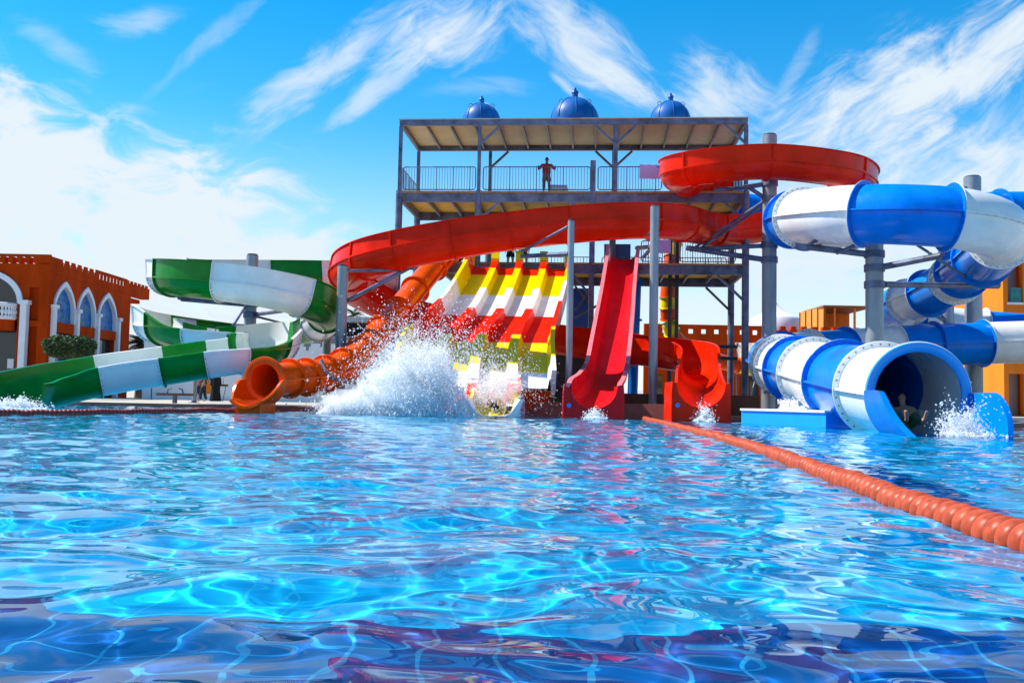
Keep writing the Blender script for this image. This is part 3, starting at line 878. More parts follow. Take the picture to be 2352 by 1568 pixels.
# --- crimson straight speed slide --------------------------------------------
SP = []
for (u, v, Y, w) in ((1426, 588, 44.6, .0), (1425, 596, 43.9, 0), (1421, 640, 42.6, 0), (1414, 700, 40.8, 0), (1407, 760, 39.0, 0), (1398, 820, 37.0, 0), (1388, 868, 35.2, 0), (1376, 905, 33.4, 0), (1366, 932, 31.7, 0)):
    SP.append((u, v, Y))
def speed_slide():
    root = empty('speed_slide', P(1365, 960, 31.4), 'steep straight crimson slide with sunlit pink rims and one wide lane', 'water slide')
    # floor centre line and rims measured separately: left rim, right rim, floor
    Lr = [(1393, 562, 44.6), (1388, 600, 43.4), (1378, 660, 41.6), (1366, 720, 39.8), (1354, 780, 38.0), (1343, 830, 36.3), (1326, 856, 34.6), (1308, 868, 33.0), (1301, 880, 31.6)]
    Rr = [(1470, 565, 44.6), (1466, 600, 43.4), (1461, 660, 41.6), (1457, 720, 39.8), (1452, 780, 38.0), (1446, 830, 36.3), (1438, 866, 34.6), (1429, 882, 33.0), (1428, 892, 31.6)]
    Fl = [(1430, 596, 44.6), (1429, 640, 43.4), (1422, 700, 41.6), (1413, 760, 39.8), (1404, 818, 38.0), (1394, 868, 36.3), (1383, 902, 34.6), (1372, 925, 33.0), (1366, 942, 31.6)]
    def curve(c):
        cp = PP(c); return [Vector(spline(cp, t)[:3]) for t in np.linspace(0, len(c) - 1, 60)]
    A, B, C = curve(Lr), curve(Rr), curve(Fl)
    for k in range(len(A)):
        d_ = (B[k] - A[k]).normalized() * 0.15
        A[k] = A[k] + d_; B[k] = B[k] - d_
    rows = []; out = []; rl = []; rr_ = []
    for a, b, c in zip(A, B, C):
        x = (b - a); W = x.length; x.normalize()
        mid = (a + b) / 2; dn = (c - mid); dn = dn - x * dn.dot(x); D = dn.length; dn.normalize()
        nn = 22; prof = []
        for k in range(nn + 1):
            s = k / nn * 2 - 1
            # nearly flat floor with rounded corners and gently flared sides
            e = 3.2
            yy = (1 - abs(s) ** e) ** (1 / e) if abs(s) < 1 else 0
            prof.append(mid + x * (s * W / 2) + dn * (yy * D))
        rows.append(prof)
        o2 = []
        for k in range(nn + 1):
            s = k / nn * 2 - 1; e = 3.2; yy = (1 - abs(s) ** e) ** (1 / e) if abs(s) < 1 else 0
            o2.append(mid + x * (s * (W / 2 + 0.04)) + dn * (yy * (D + 0.05)))
        out.append(o2)
        rl.append((a, x, dn)); rr_.append((b, x, dn))
    mb = MB(); mb.grid(rows); mb.grid([r_[::-1] for r_ in out])
    mb.build('chute', M_pinkred, root, smooth=50)
    for side, lst, sg in (('l', rl, -1), ('r', rr_, 1)):
        for (i0, i1, mm) in ((0, 38, M_pink), (38, 41, mat('shaded rim', (0.35, 0.10, 0.13), 0.5)), (41, 59, M_pink)):  # short middle length is a darker copy of the rim pink, shade painted in
            mb = MB()
            pr = [[p + x * (sg * a) + dn * b for a, b in ((-0.01, -0.02), (0.15, -0.02), (0.16, 0.10), (0.05, 0.12))] for p, x, dn in lst[i0:i1 + 1]]
            mb.grid(pr, closed=True); n4 = 4
            mb.f.append((0, 1, 2, 3)); mb.m.append(0); o_ = (len(pr) - 1) * 4; mb.f.append((o_ + 3, o_ + 2, o_ + 1, o_)); mb.m.append(0)
            mb.build('rim', mm, root, smooth=40)
    a, b = A[-1], B[-1]
    exit_box('exit_block', (a + b) / 2 + Vector((0, 0, 0.0)), (-0.02, -1, 0), (b - a).length + 0.42, 1.2, (b - a).length / 2 - 0.02, 0.9, M_pinkred, root)
    return root
speed_slide()

# --- multi-lane racer ----------------------------------------------------------
def racer():
    root = empty('racer_slide', P(1140, 950, 32.0), 'broad four lane racing slide banded in red white and yellow beside the splash', 'water slide')
    # centre profile (world y, z) from the tower down to the water, then lanes across
    top = P(1170, 612, 44.3)
    sl_ = (top.z - 1.15) / (44.2 - 34.9)
    ctl = [(45.2, top.z + 0.02), (44.7, top.z), (44.1, top.z - 0.12), (43.2, top.z - 0.12 - 0.62 * 0.9)]
    for y in (42, 40.5, 39, 37.5, 36.2): ctl.append((y, 1.25 + (y - 35.0) * (ctl[3][1] - 1.25) / (43.2 - 35.0)))
    ctl += [(34.9, 1.16), (33.8, 0.58), (32.8, 0.18), (31.8, 0.03), (30.9, 0.04)]
    ul = ([600, 677, 727, 787, 853, 900, 950], [1100, 1057, 1025, 988, 948, 920, 890])
    ur = ([600, 677, 727, 787, 853, 900, 950], [1304, 1287, 1274, 1257, 1239, 1228, 1214])
    zy = lambda y: float(np.interp(y, [c_[0] for c_ in ctl][::-1], [c_[1] for c_ in ctl][::-1]))
    def edge(tab, off):
        def f(y):
            u = 1150.0
            for _ in range(3):
                x = P(u, 900, y).x; v = UV((x, y, zy(y)))[1]; u = float(np.interp(v, *tab))
            return P(u, v, y).x + off
        return f
    _l, _r = edge(ul, -0.14), edge(ur, 0.14)
    YS = np.linspace(30.0, 46.0, 81)
    sm = lambda a: np.convolve(np.pad(np.array(a), 12, mode='edge'), np.hanning(27)[1:-1] / np.hanning(27)[1:-1].sum(), mode='valid')
    XL = sm([_l(y) if y > 38.2 else -4.19 for y in YS]); XR = sm([_r(y) if y > 38.2 else 1.46 for y in YS])
    xl = lambda y: float(np.interp(y, YS, XL)); xr = lambda y: float(np.interp(y, YS, XR))
    cp = [(y, z, 0) for y, z in ctl]
    Q = [spline(cp, t)[:2] for t in np.linspace(0, len(cp) - 1, 133)]
    NL = 4; wall = 0.16  # half width of dividers as fraction of lane
    # colour bands along the slide
    def yv(v):
        best = min([q for q in Q if q[0] < 44.5], key=lambda q: abs(UV((0.5 * (xl(q[0]) + xr(q[0])), q[0], q[1]))[1] - v)); return best[0]
    bv = [yv(v) for v in (610, 633, 677, 727, 787, 853, 900)]
    bands = [(44.9, 44.62, M_yellow), (44.62, bv[0], M_white), (bv[0], bv[1], M_red), (bv[1], bv[2], M_yellow), (bv[2], bv[3], M_white), (bv[3], bv[4], M_red), (bv[4], bv[5], M_yellow), (bv[5], bv[6], M_white), (bv[6], 32.7, M_red), (32.7, 31.75, M_white)]
    def sect(y, z, nrm, lane_end):
        xs = xl(y); W = (xr(y) - xs); lw = W / NL
        pr = []
        h = 0.36
        def P2(x, d): return Vector((x, y, z)) + nrm * d
        hw = lw * wall
        # outer left wall
        pr += [P2(xs - 0.16, 0.75), P2(xs, 0.75), P2(xs + 0.03, 0.45), P2(xs + 0.10, 0.30), P2(xs + 0.14, 0.0)]
        for k in range(1, NL):
            x = xs + lw * k
            pr += [P2(x - hw - 0.06, 0.0), P2(x - hw, h * 0.55), P2(x - hw + 0.04, h), P2(x + hw - 0.04, h), P2(x + hw, h * 0.55), P2(x + hw + 0.06, 0.0)]
        xe = xs + W
        pr += [P2(xe - 0.14, 0.0), P2(xe - 0.10, 0.30), P2(xe - 0.03, 0.45), P2(xe, 0.75), P2(xe + 0.16, 0.75)]
        return pr
    S = []
    for i, (y, z) in enumerate(Q):
        y0, z0 = Q[max(i - 1, 0)]; y1, z1 = Q[min(i + 1, len(Q) - 1)]
        t = Vector((0, y1 - y0, z1 - z0)).normalized(); nrm = Vector((1, 0, 0)).cross(t)
        if nrm.z < 0: nrm = -nrm
        S.append((y, z, nrm))
    for (ya, yb, m) in bands:
        mb = MB()
        idx = [k for k, s in enumerate(S) if yb - 0.12 <= s[0] <= ya + 0.12]
        ss = [s for s in S if yb < s[0] < ya]
        def at(yq):
            zq = float(np.interp(yq, [s[0] for s in S][::-1], [s[1] for s in S][::-1]))
            k = min(range(len(S)), key=lambda k: abs(S[k][0] - yq)); return (yq, zq, S[k][2])
        ss = [at(ya)] + ss + [at(yb)]
        end4 = yb < 34.8
        rows = []
        for (y, z, nrm) in ss:
            pr = sect(y, z, nrm, None)
            under = [p - nrm * 0.05 for p in pr][::-1]
            under[0] = pr[-1] - nrm * 0.95; under[1] = pr[-2] - nrm * 0.95; under[-1] = pr[0] - nrm * 0.95; under[-2] = pr[1] - nrm * 0.95
            if y < 34.6:            # the rightmost lane stops short; keep lanes one to three
                keep = 5 + 6 * 3
                pr = pr[:keep - 2]; ex = pr[-1]
                xs = xl(y); lw = (xr(y) - xs) / NL; x3 = xs + lw * 3 + lw * wall
                pr += [Vector((x3 - 0.05, y, z)) + nrm * 0.62, Vector((x3 + 0.06, y, z)) + nrm * 0.62]
                under = [p - nrm * 0.05 for p in pr][::-1]
                under[0] = pr[-1] - nrm * 0.95; under[1] = pr[-2] - nrm * 0.9; under[-1] = pr[0] - nrm * 0.95; under[-2] = pr[1] - nrm * 0.95
            rows.append(pr + under)
        # split where the section changes
        grp = []
        for r_ in rows:
            if not grp or len(grp[-1][-1]) != len(r_): grp.append([r_])
            else: grp[-1].append(r_)
        for gq in grp:
            if len(gq) < 2: continue
            mb.grid(gq, closed=True)
            n_ = len(gq[0]); b0 = len(mb.v) - len(gq) * n_
            mb.f.append(tuple(b0 + j for j in range(n_))); mb.m.append(0)
            b1 = len(mb.v) - n_
            mb.f.append(tuple(b1 + j for j in range(n_))[::-1]); mb.m.append(0)
        mb.build('slide_band', m, root, smooth=25)
    # arched starting hoods on the dividers at the top
    for k in range(0, NL + 1):
        y = 44.6; xs = xl(44.3); lw = (xr(44.3) - xs) / NL; x = xs + lw * k
        mb = MB(); hw = lw * wall
        prof = [(44.15, 0.35), (44.3, 0.62), (44.6, 0.80), (45.0, 0.80), (45.4, 0.55), (45.5, 0.0), (44.15, 0.0)]
        mb.prism([(x - hw, yy, top.z + zz) for yy, zz in prof], (2 * hw, 0, 0))
        mb.build('start_hood', M_yellow, root, smooth=20)
    # white flared run-out of the third lane
    x0, x1 = -1.22, 0.10
    rows = []
    for j in range(13):
        y = 32.7 - j * 0.17; fl = 0.16 * (j / 12) ** 3; h = 0.62 - 0.10 * (j / 12) ** 2
        zf = 0.30 * max(0.0, 1 - j / 6) ** 1.6
        rows.append([Vector((x0 - fl - 0.14, y, h + zf)), Vector((x0 - fl - 0.03, y, h + zf + 0.03)), Vector((x0 - fl * .6 + 0.03, y, 0.36 + zf)), Vector((x0 + 0.10, y, 0.12 + zf)), Vector((x0 + 0.28, y, 0.03 + zf)), Vector((x1 - 0.28, y, 0.03 + zf)), Vector((x1 - 0.10, y, 0.12 + zf)), Vector((x1 + fl * .6 - 0.03, y, 0.36 + zf)), Vector((x1 + fl + 0.03, y, h + zf + 0.03)), Vector((x1 + fl + 0.14, y, h + zf)),
                     Vector((x1 + fl * .6 + 0.08, y, 0.2)), Vector((x1 + 0.05, y, -0.3)), Vector((x0 - 0.05, y, -0.3)), Vector((x0 - fl * .6 - 0.08, y, 0.2))])
    for (j0, j1, mm) in ((0, 6, M_yellow), (6, 12, M_white)):
        mb = MB(); rr = rows[j0:j1 + 1]; mb.grid(rr, closed=True); n_ = len(rr[0]); mb.f.append(tuple(range(n_))); mb.m.append(0); o_ = (len(rr) - 1) * n_; mb.f.append(tuple(o_ + j for j in range(n_))[::-1]); mb.m.append(0)
        mb.build('runout', mm, root, smooth=35)
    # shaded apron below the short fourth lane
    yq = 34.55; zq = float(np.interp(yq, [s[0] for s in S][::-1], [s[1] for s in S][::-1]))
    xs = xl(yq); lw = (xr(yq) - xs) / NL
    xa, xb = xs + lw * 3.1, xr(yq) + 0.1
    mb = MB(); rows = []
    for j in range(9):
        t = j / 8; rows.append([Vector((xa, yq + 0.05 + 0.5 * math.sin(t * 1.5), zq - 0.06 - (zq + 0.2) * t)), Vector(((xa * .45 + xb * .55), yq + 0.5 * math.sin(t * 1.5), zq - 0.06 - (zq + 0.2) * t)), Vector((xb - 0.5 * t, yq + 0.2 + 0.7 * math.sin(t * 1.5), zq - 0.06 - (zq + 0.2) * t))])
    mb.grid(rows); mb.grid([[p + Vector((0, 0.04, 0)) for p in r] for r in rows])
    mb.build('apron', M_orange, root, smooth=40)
    # legs under the slide
    for (y, f) in ((41, .1), (41, .9), (37.5, .1), (37.5, .92)):
        zq = float(np.interp(y, [s[0] for s in S][::-1], [s[1] for s in S][::-1]))
        x = xl(y) + (xr(y) - xl(y)) * f
        MB().tube([(x, y, 0.1), (x, y, zq - 0.25)], 0.09, 10).build('leg', M_steel, root)
    return root
racer_root = racer()

# --- orange closed tube ---------------------------------------------------------
OR = PP([(1040, 575, 45.6), (1022, 590, 44.9), (990, 622, 43.5), (955, 664, 41.8), (918, 710, 40.0), (882, 752, 38.2), (846, 792, 36.5), (806, 828, 34.9), (765, 852, 33.5), (715, 864, 32.3), (664, 869, 31.3), (608, 874, 30.0)])
orange_root, ofs = tube_slide('tube_slide', 'closed orange tube sliding down to a round mouth left of the splash', 'water slide', OR, [0, 1.8, 3.0, 4.1, 5.2, 6.3, 7.4, 8.4, 9.15, 10.0, 11], [M_orange], 0.535, 0.655, bolts=False, n=36)

def mouth_ring(f, r, fr, m, root, th=0.10):
    """thick rolled lip at the mouth of a tube"""
    n = 48; prof = [(r - 0.03, 0.0), (r + 0.02, th * 0.8), ((r + fr) / 2, th), (fr, th * 0.6), (fr + 0.01, 0.0), (fr - 0.03, -0.03), (r - 0.03, -0.05)]
    rows = [[f[0] + f[2] * (rr * math.cos(2 * math.pi * j / n)) + f[3] * (rr * math.sin(2 * math.pi * j / n)) + f[1] * d for j in range(n)] for rr, d in prof]
    mb = MB(); mb.grid(rows, closed=True)
    return mb.build('mouth_ring', m, root, smooth=50)

def run_out(f, r, m, root, L=1.3, th=0.10, top=0.25, name='runout', bow=0.35, badge=None, drop=0.0, end=-1.6, hold=0.42, skirt=0.0, flare=0.10):
    """open trough carrying on from a tube mouth, its side walls sweeping down to the water"""
    T_ = f[1].copy(); T_.z = 0; T_.normalize(); S = f[2]; N = Vector((0, 0, 1)); c = f[0]
    nu, na = 16, 24
    inn, out = [], []
    for i in range(nu + 1):
        s = i / nu
        sq = max(0.0, (s - hold) / (1 - hold)); hgt = top + (end - top) * (sq * sq * (3 - 2 * sq))       # wall height over the axis
        rr = r * (1 + flare * s ** 1.4)
        zt = max(-0.97, hgt / rr if hgt < 0 else 0)
        a1 = math.asin(max(-0.98, min(0.98, zt)))
        ri, ro = [], []
        for k in range(na + 1):
            a = -math.pi - a1 + (math.pi + 2 * a1) * k / na if False else (math.pi - a1) + (math.pi + 2 * a1) * k / na
            ex = 0.0
            up = hgt if (hgt > 0 and (k == 0 or k == na)) else 0.0
            x, z = math.cos(a), math.sin(a)
            ri.append(c + S * (x * rr) + N * (z * rr + up) + T_ * (s * L + bow * s * 0.0))
            ro.append(c + S * (x * (rr + th)) + N * (z * (rr + th) + up + (0.02 if k in (0, na) else 0)) + T_ * (s * L))
        inn.append(ri); out.append(ro)
    mb = MB(); rows = [a_ + b_[::-1] for a_, b_ in zip(inn, out)]
    mb.grid(rows, closed=True); n_ = len(rows[0])
    mb.f.append(tuple(range(n_))); mb.m.append(0); o_ = nu * n_; mb.f.append(tuple(o_ + j for j in range(n_))[::-1]); mb.m.append(0)
    if skirt:
        q = [c + S * (sd * skirt / 2) + N * (-r * 0.86) for sd in (-1, 1)]
        w0 = [Vector((q[0].x, q[0].y, -0.5)), Vector((q[1].x, q[1].y, -0.5)), q[1], q[0]]
        mb.prism(w0, T_ * (L - 0.15))
    o = mb.build(name, m, root, smooth=40)
    return o
mouth_ring(ofs[-1], 0.545, 0.755, M_orange, orange_root, 0.07)
run_out(ofs[-1], 0.72, M_orange, orange_root, 1.0, 0.09, 0.03, end=-0.60, hold=0.12, skirt=0.85)
fo = ofs[-1]
bp = fo[0] + fo[2] * 0.0
# bent grey stay on the orange tube
MB().tube([P(738, 828, 32.3), P(745, 850, 32.1), P(765, 868, 32.4), P(790, 876, 33.0), P(815, 878, 33.8)], 0.07, 8).build('stay', M_steel, orange_root)

# --- green and white open flume ---------------------------------------------------
h1 = 0.72
GR = PP([(900, 640, 46.0, h1, h1, 0, .74), (830, 636, 45.2, h1, h1, 0, .74), (765, 640, 44.6, h1, h1, -4, .74), (690, 640, 44.0, h1, .5, -4, .74), (580, 640, 43.3, h1, .3, -4, .74), (470, 640, 42.4, h1, .3, -5, .74), (402, 636, 40.8, h1, h1, -5, .74), (382, 634, 38.6, h1, h1, -5, .74), (416, 638, 36.8, .3, h1, -5, .74), (500, 646, 36.0, .2, h1, -5, .74), (600, 660, 35.9, .2, h1, -5, .74),
         (690, 683, 36.5, .2, h1, -5, .74), (742, 712, 38.4, .2, h1, -6, .74), (745, 735, 41.0, .2, h1, -6, .74), (700, 752, 43.0, .1, .5, -6, .74), (600, 757, 43.4, .1, .3, -6, .74), (490, 752, 42.8, .1, .45, -6, .74), (400, 745, 41.2, .1, .62, -8, .74), (357, 738, 39.0, .06, .72, -8, .74), (364, 743, 37.0, .06, .72, -8, .76), (420, 752, 35.9, .06, .06, -4, .80), (500, 762, 35.6, .06, .06, -6, .84), (552, 769, 36.3, .35, .06, -2, .86), (604, 773, 36.4, .7, .06, 4, .88),
         (628, 779, 35.2, .68, .06, 8, .90), (614, 782, 33.6, .45, .06, 12, .95), (566, 787, 31.9, .06, .06, 13, 1.0), (460, 800, 31.4, .06, .06, 13, 1.03), (350, 815, 31.0, .06, .06, 13, 1.05), (243, 830, 30.6, .06, .06, 12, 1.08), (150, 848, 30.0, .06, .06, 9, 1.1), (60, 868, 28.9, .05, .06, 5, 1.12), (10, 880, 27.8, .05, .06, 2, 1.14)])
green_root, grow, gq = open_slide('flume_slide', 'green and white striped open flume coiling down at the left of the pool', 'water slide', GR,
    [0, 2.4, 3.6, 5, 6.6, 7.6, 9.1, 11.0, 12.4, 13.5, 14.6, 15.6, 16.8, 17.6, 18.5, 19.4, 20.3, 21.2, 22.2, 23.2, 24.1, 25.3, 26.1, 26.9, 27.9, 29.25, 32], [M_white, M_green], r=0.74, lean=0.03, joint=0.08)

# --- blue and white closed tube -----------------------------------------------------
BL = [(11.8, 50.2, 10.8), (15.5, 51.6, 10.7), (20, 52, 10.6), (25, 52, 10.5), (29.2, 50.6, 10.4), (30.6, 48.2, 10.2), (28.5, 45.6, 9.95), (25.0, 44.4, 9.8),
      (21.0, 43.6, 9.5), (17.2, 42.6, 9.05), (13.9, 41.4, 8.5), (11.75, 39.4, 8.2), (11.0, 36.9, 7.85), (11.1, 35.2, 7.6), (11.75, 33.5, 7.35), (13.0, 32.3, 7.15), (14.7, 31.9, 7.0), (16.2, 32.4, 6.88), (17.4, 33.7, 6.8), (18.2, 35.6, 6.68), (18.8, 37.9, 6.58), (19.2, 40.2, 6.45), (19.8, 42.5, 6.3), (19.8, 44.6, 6.05), (19.5, 46.8, 5.75), (19.6, 49.2, 5.5), (20.9, 51.7, 5.4), (24, 53, 5.2), (28, 52.8, 4.9), (30.6, 51, 4.6), (30.4, 48.4, 4.3), (27.6, 47.0, 4.05),
      (23.5, 46.6, 3.8), (19.5, 46.2, 3.55), (16, 45.4, 3.2), (13, 43.4, 2.85), (11.2, 40.6, 2.5), (10.45, 37.2, 2.18), (10.05, 34.9, 1.96), (9.75, 32.4, 1.75), (9.5, 30.0, 1.55), (9.25, 27.3, 1.32), (9.06, 24.6, 1.10), (8.97, 22.8, 0.95), (8.93, 20.9, 0.83)]
Bl, Wh = M_blue, M_white
SEC = [(0, Bl), (2, Bl), (4, Bl), (6, Bl), (7.6, Bl), (8.6, Bl), (9.6, Wh), (10.6, Bl), (11.7, Bl), (12.55, Wh), (14.4, Bl), (16.0, Wh), (18.3, Bl), (20.0, Bl), (21.2, Wh), (21.95, Bl), (23.2, Wh), (24.0, Bl), (25.2, Bl), (26.4, Wh), (27.6, Bl), (29.4, Bl), (30.6, Wh), (32.1, Bl), (32.7, Bl), (33.2, Wh), (34.0, Bl), (34.7, Wh), (35.5, Bl), (37, Wh), (37.9, Wh), (39.1, Bl), (40.2, Wh), (41.6, Bl), (43.0, Wh)]
SEC[29:] = [(37.4, Wh), (38.0, Wh), (38.9, Bl), (40.1, Wh), (41.4, Bl), (42.75, Wh)]
blue_root, bfs = tube_slide('tube_slide', 'wide blue and white banded closed tube looping at the right down to its open mouth', 'water slide', BL,
    [k for k, _ in SEC] + [44], [m for _, m in SEC], 1.03, 1.17)
mouth_ring(bfs[-1], 0.98, 1.15, M_skyblue, blue_root, 0.06)
run_out(bfs[-1], 1.06, M_blue, blue_root, 2.5, 0.13, 0.06, end=-1.0, hold=0.35, flare=0.20)
# ------------------------------------------------------------------ support poles of the slides
def pole(u, v, Y, w, label, arms=(), zb=0.02, cat='pole', cap=True):
    p = P(u, v, Y); r = w * Y / F / 2
    root = empty('support_pole', (p.x, p.y, zb), label, cat, 'galvanised poles that carry the slides')
    MB().tube([(p.x, p.y, zb), (p.x, p.y, p.z)], r, 24).build('post', M_pole, root, smooth=40)
    if cap:
        MB().lathe([(r * 0.4, 0), (r * 0.86, 0.0), (r * 0.86, 0.06), (r * 0.3, 0.07)], (p.x, p.y, p.z + 0.002), 18).build('cap', M_dark, root)
    MB().lathe([(r + 0.16, 0), (r + 0.16, 0.03), (r + 0.02, 0.03), (r + 0.02, 0.10)], (p.x, p.y, zb + 0.10), 16).build('base_plate', M_steel, root)
    for a in arms:
        (u0, v0, Y0, u1, v1, Y1, rr) = a
        A, B = P(u0, v0, Y0), P(u1, v1, Y1)
        mb = MB(); mb.tube([A, B], rr, 10)
        arm = mb.build('bracket_arm', M_steel, root)
    return root, p, r
def collar(root, p, r, z):
    MB().lathe([(r + 0.012, -0.13), (r + 0.05, -0.13), (r + 0.05, 0.13), (r + 0.012, 0.13)], (p.x, p.y, z), 18).build('collar', M_steel, root)

r_, p_, q_ = pole(788, 612, 36.7, 25, 'grey pole in front of the left bend of the red flume', [(800, 622, 36.7, 935, 620, 37.6, .06), (800, 690, 36.7, 940, 615, 37.6, .085), (935, 612, 37.4, 952, 612, 37.4, .14)])
r_, p_, q_ = pole(1312, 508, 35.3, 15.5, 'slim grey pole passing in front of the red flume beside the striped racer', [(1210, 588, 36.4, 1305, 583, 35.3, .085), (1198, 578, 36.7, 1305, 520, 35.3, .05), (1195, 588, 36.5, 1225, 588, 36.5, .08)])
r_, p_, q_ = pole(1504, 475, 35.8, 20.5, 'grey pole right of the crimson slide, its top in front of red flume', [(1462, 570, 37.4, 1500, 566, 35.9, .08), (1478, 590, 37.0, 1500, 566, 35.9, .07), (1486, 540, 37.3, 1500, 530, 35.9, .05)])
r_, p_, q_ = pole(1768, 312, 40.8, 33, 'thickest grey pole, its top above the upper red loop', [(1576, 569, 41.5, 1760, 597, 40.8, .12), (1584, 573, 41.6, 1760, 564, 40.8, .10), (1596, 569, 41.6, 1760, 458, 40.8, .06), (1606, 572, 41.6, 1762, 466, 40.8, .06), (1706, 431, 40.6, 1760, 422, 40.8, .11), (1719, 430, 40.6, 1762, 458, 40.8, .09), (1640, 436, 40.6, 1706, 431, 40.6, .08)])
for v in (421, 459, 563, 597): collar(r_, p_, q_, P(1766, v, 40.8).z)
r_, p_, q_ = pole(2008, 545, 35.2, 40, 'broad grey pole beneath the front coil of the blue and white tube', [(1822, 563, 34.2, 1995, 584, 35.2, .12), (1858, 561, 34.2, 1912, 533, 34.2, .07), (1922, 581, 34.6, 2000, 548, 35.0, .07), (2017, 615, 35.2, 2161, 587, 33.6, .12), (2075, 543, 33.4, 2132, 579, 33.6, .05), (2135, 582, 33.8, 2243, 652, 39.4, .06), (2031, 653, 35.4, 2292, 657, 39.4, .12), (2292, 657, 39.4, 2292, 640, 39.4, .12), (2161, 587, 33.6, 2163, 565, 33.6, .11)], cap=False)
for v in (584, 616, 654): collar(r_, p_, q_, P(2007, v, 35.2).z)
r_, p_, q_ = pole(2233, 408, 48.6, 38, 'grey pole at far right behind the white bend of the blue tube', [(2218, 428, 48.6, 2180, 470, 44.2, .06)])
r_, p_, q_ = pole(2174, 560, 48.4, 30, 'grey pole behind the middle coil of the blue and white tube', [(2150, 713, 48.4, 2108, 690, 46.4, .10), (2174, 740, 48.4, 2110, 700, 46.6, .09)], cap=False)
MB().beam(P(2066, 762, 46.0), P(2120, 702, 46.6), 0.30, 0.34).build('bracket_arm', M_plaster, r_, smooth=0)
r_, p_, q_ = pole(580, 587, 39.6, 27, 'dark grey pole standing inside the green flume coil', [(415, 686, 38.8, 566, 699, 39.6, .11), (445, 683, 38.8, 464, 674, 38.6, .06), (588, 722, 39.6, 648, 714, 37.4, .08), (608, 692, 37.0, 636, 712, 37.4, .06), (533, 752, 37.0, 562, 706, 39.5, .05), (585, 726, 39.6, 700, 755, 42.6, .05), (413, 668, 38.6, 413, 686, 38.8, .10)])
for v in (698, 723): collar(r_, p_, q_, P(577, v, 39.6).z)
r_, p_, q_ = pole(752, 735, 44.8, 20, 'grey pole left of the orange tube under the green flume', [(700, 765, 44.0, 748, 765, 44.8, .10)])
r_, p_, q_ = pole(448, 866, 44.0, 10, 'short thin pole on the paving under the green flume', cap=False)
# low T shaped stand beneath the green run-out
c = P(402, 905, 40.2)
t = empty('flume_stand', (c.x, c.y, 0.12), 'low rusty T shaped stand on the paving beneath the green flume', 'support stand')
MB().tube([(c.x, c.y, 0.125), (c.x, c.y, c.z - 0.06)], 0.10, 12).build('post', M_steel, t)
MB().box((c.x - 0.75, c.y - 0.12, c.z - 0.06), (c.x + 0.75, c.y + 0.12, c.z + 0.04)).build('crossbar', mat('rusty steel', (0.16, 0.06, 0.045), 0.8, var=0.3, vscale=6), t, smooth=0)
MB().tube([(c.x - 0.34, c.y, c.z + 0.04), (c.x - 0.30, c.y, c.z + 0.20), (c.x - 0.15, c.y, c.z + 0.25)], 0.035, 6).build('clamp', M_steel, t)
MB().tube([(c.x + 0.34, c.y, c.z + 0.04), (c.x + 0.30, c.y, c.z + 0.20), (c.x + 0.15, c.y, c.z + 0.25)], 0.035, 6).build('clamp', M_steel, t)
# saddles under the tubes and flumes
for (root, p0, p1) in ((blue_root, P(1790, 905, 33.8), P(1790, 935, 33.8)), (blue_root, P(1800, 912, 34.6), P(1830, 930, 34.6))):
    pass
c = P(1797, 905, 34.0)
t = empty('tube_stand', (c.x, c.y, 0.1), 'short grey stand under the far end of the big striped tube', 'support stand')
MB().tube([(c.x, c.y, 0.12), (c.x, c.y, c.z)], 0.24, 14).build('post', M_steel, t)
MB().beam((c.x - 0.7, c.y, c.z + 0.06), (c.x + 0.7, c.y, c.z + 0.06), 0.25, 0.12).build('crossbar', M_steel, t, smooth=0)
# ------------------------------------------------------------------ float lines
def float_line(name, pts, pitch, r, m, label, group, wob):
    V_ = [Vector(p) for p in pts]
    cp = [(p.x, p.y, p.z) for p in V_]
    q = np.array([spline(cp, t) for t in np.linspace(0, len(cp) - 1, 900)])
    L = np.concatenate([[0], np.cumsum(np.linalg.norm(np.diff(q, axis=0), axis=1))])
    n = int(L[-1] / pitch)
    root = empty(name, V_[0], label, 'float line')
    o0 = V_[0]
    base = None; rest = MB()
    prof = [(0.02, -0.060), (0.45, -0.066), (0.80, -0.052), (0.96, -0.026), (1.0, 0), (0.96, 0.026), (0.80, 0.052), (0.45, 0.066), (0.02, 0.060)]
    for k in range(n):
        s = (k + 0.5) * pitch
        p = Vector([float(np.interp(s, L, q[:, i])) for i in range(3)])
        p2 = Vector([float(np.interp(s + 0.05, L, q[:, i])) for i in range(3)])
        t = (p2 - p).normalized()
        rot = t.to_track_quat('Z', 'Y').to_matrix().to_4x4()
        z = wave_height(np.array([p.x]), np.array([p.y]))[0]
        p.z += z * 0.6 + wob * math.sin(s * 2.1)
        sc = r * (1 + 0.03 * random.uniform(-1, 1))
        if k < 100:
            if base is None:
                mb = MB(); mb.lathe([(a * r, b * pitch / 0.125) for a, b in prof], (0, 0, 0), 28)
                base = mb.build('float', m, None, smooth=60); o = base; o.parent = root
            else:
                o = base.copy(); col.objects.link(o); o.parent = root
            o.matrix_local = Matrix.Translation(p - o0) @ rot @ Matrix.Rotation(random.uniform(0, 6), 4, 'Z') @ Matrix.Scale(sc / r, 4)
        else:
            mb = MB(); mb.lathe([(a * sc, b * pitch / 0.125) for a, b in prof], (0, 0, 0), 12)
            M_ = Matrix.Translation(p) @ rot
            rest.add([M_ @ Vector(v) for v in mb.v], mb.f)
    if n > 100:
        f = rest.build('floats', m, root, smooth=60); f['kind'] = 'stuff'
    mb = MB(); mb.tube([Vector(x) + Vector((0, 0, 0.02)) for x in q[::30]], 0.012, 6)
    mb.build('rope', M_dark, root)
    return root
zc = 0.012
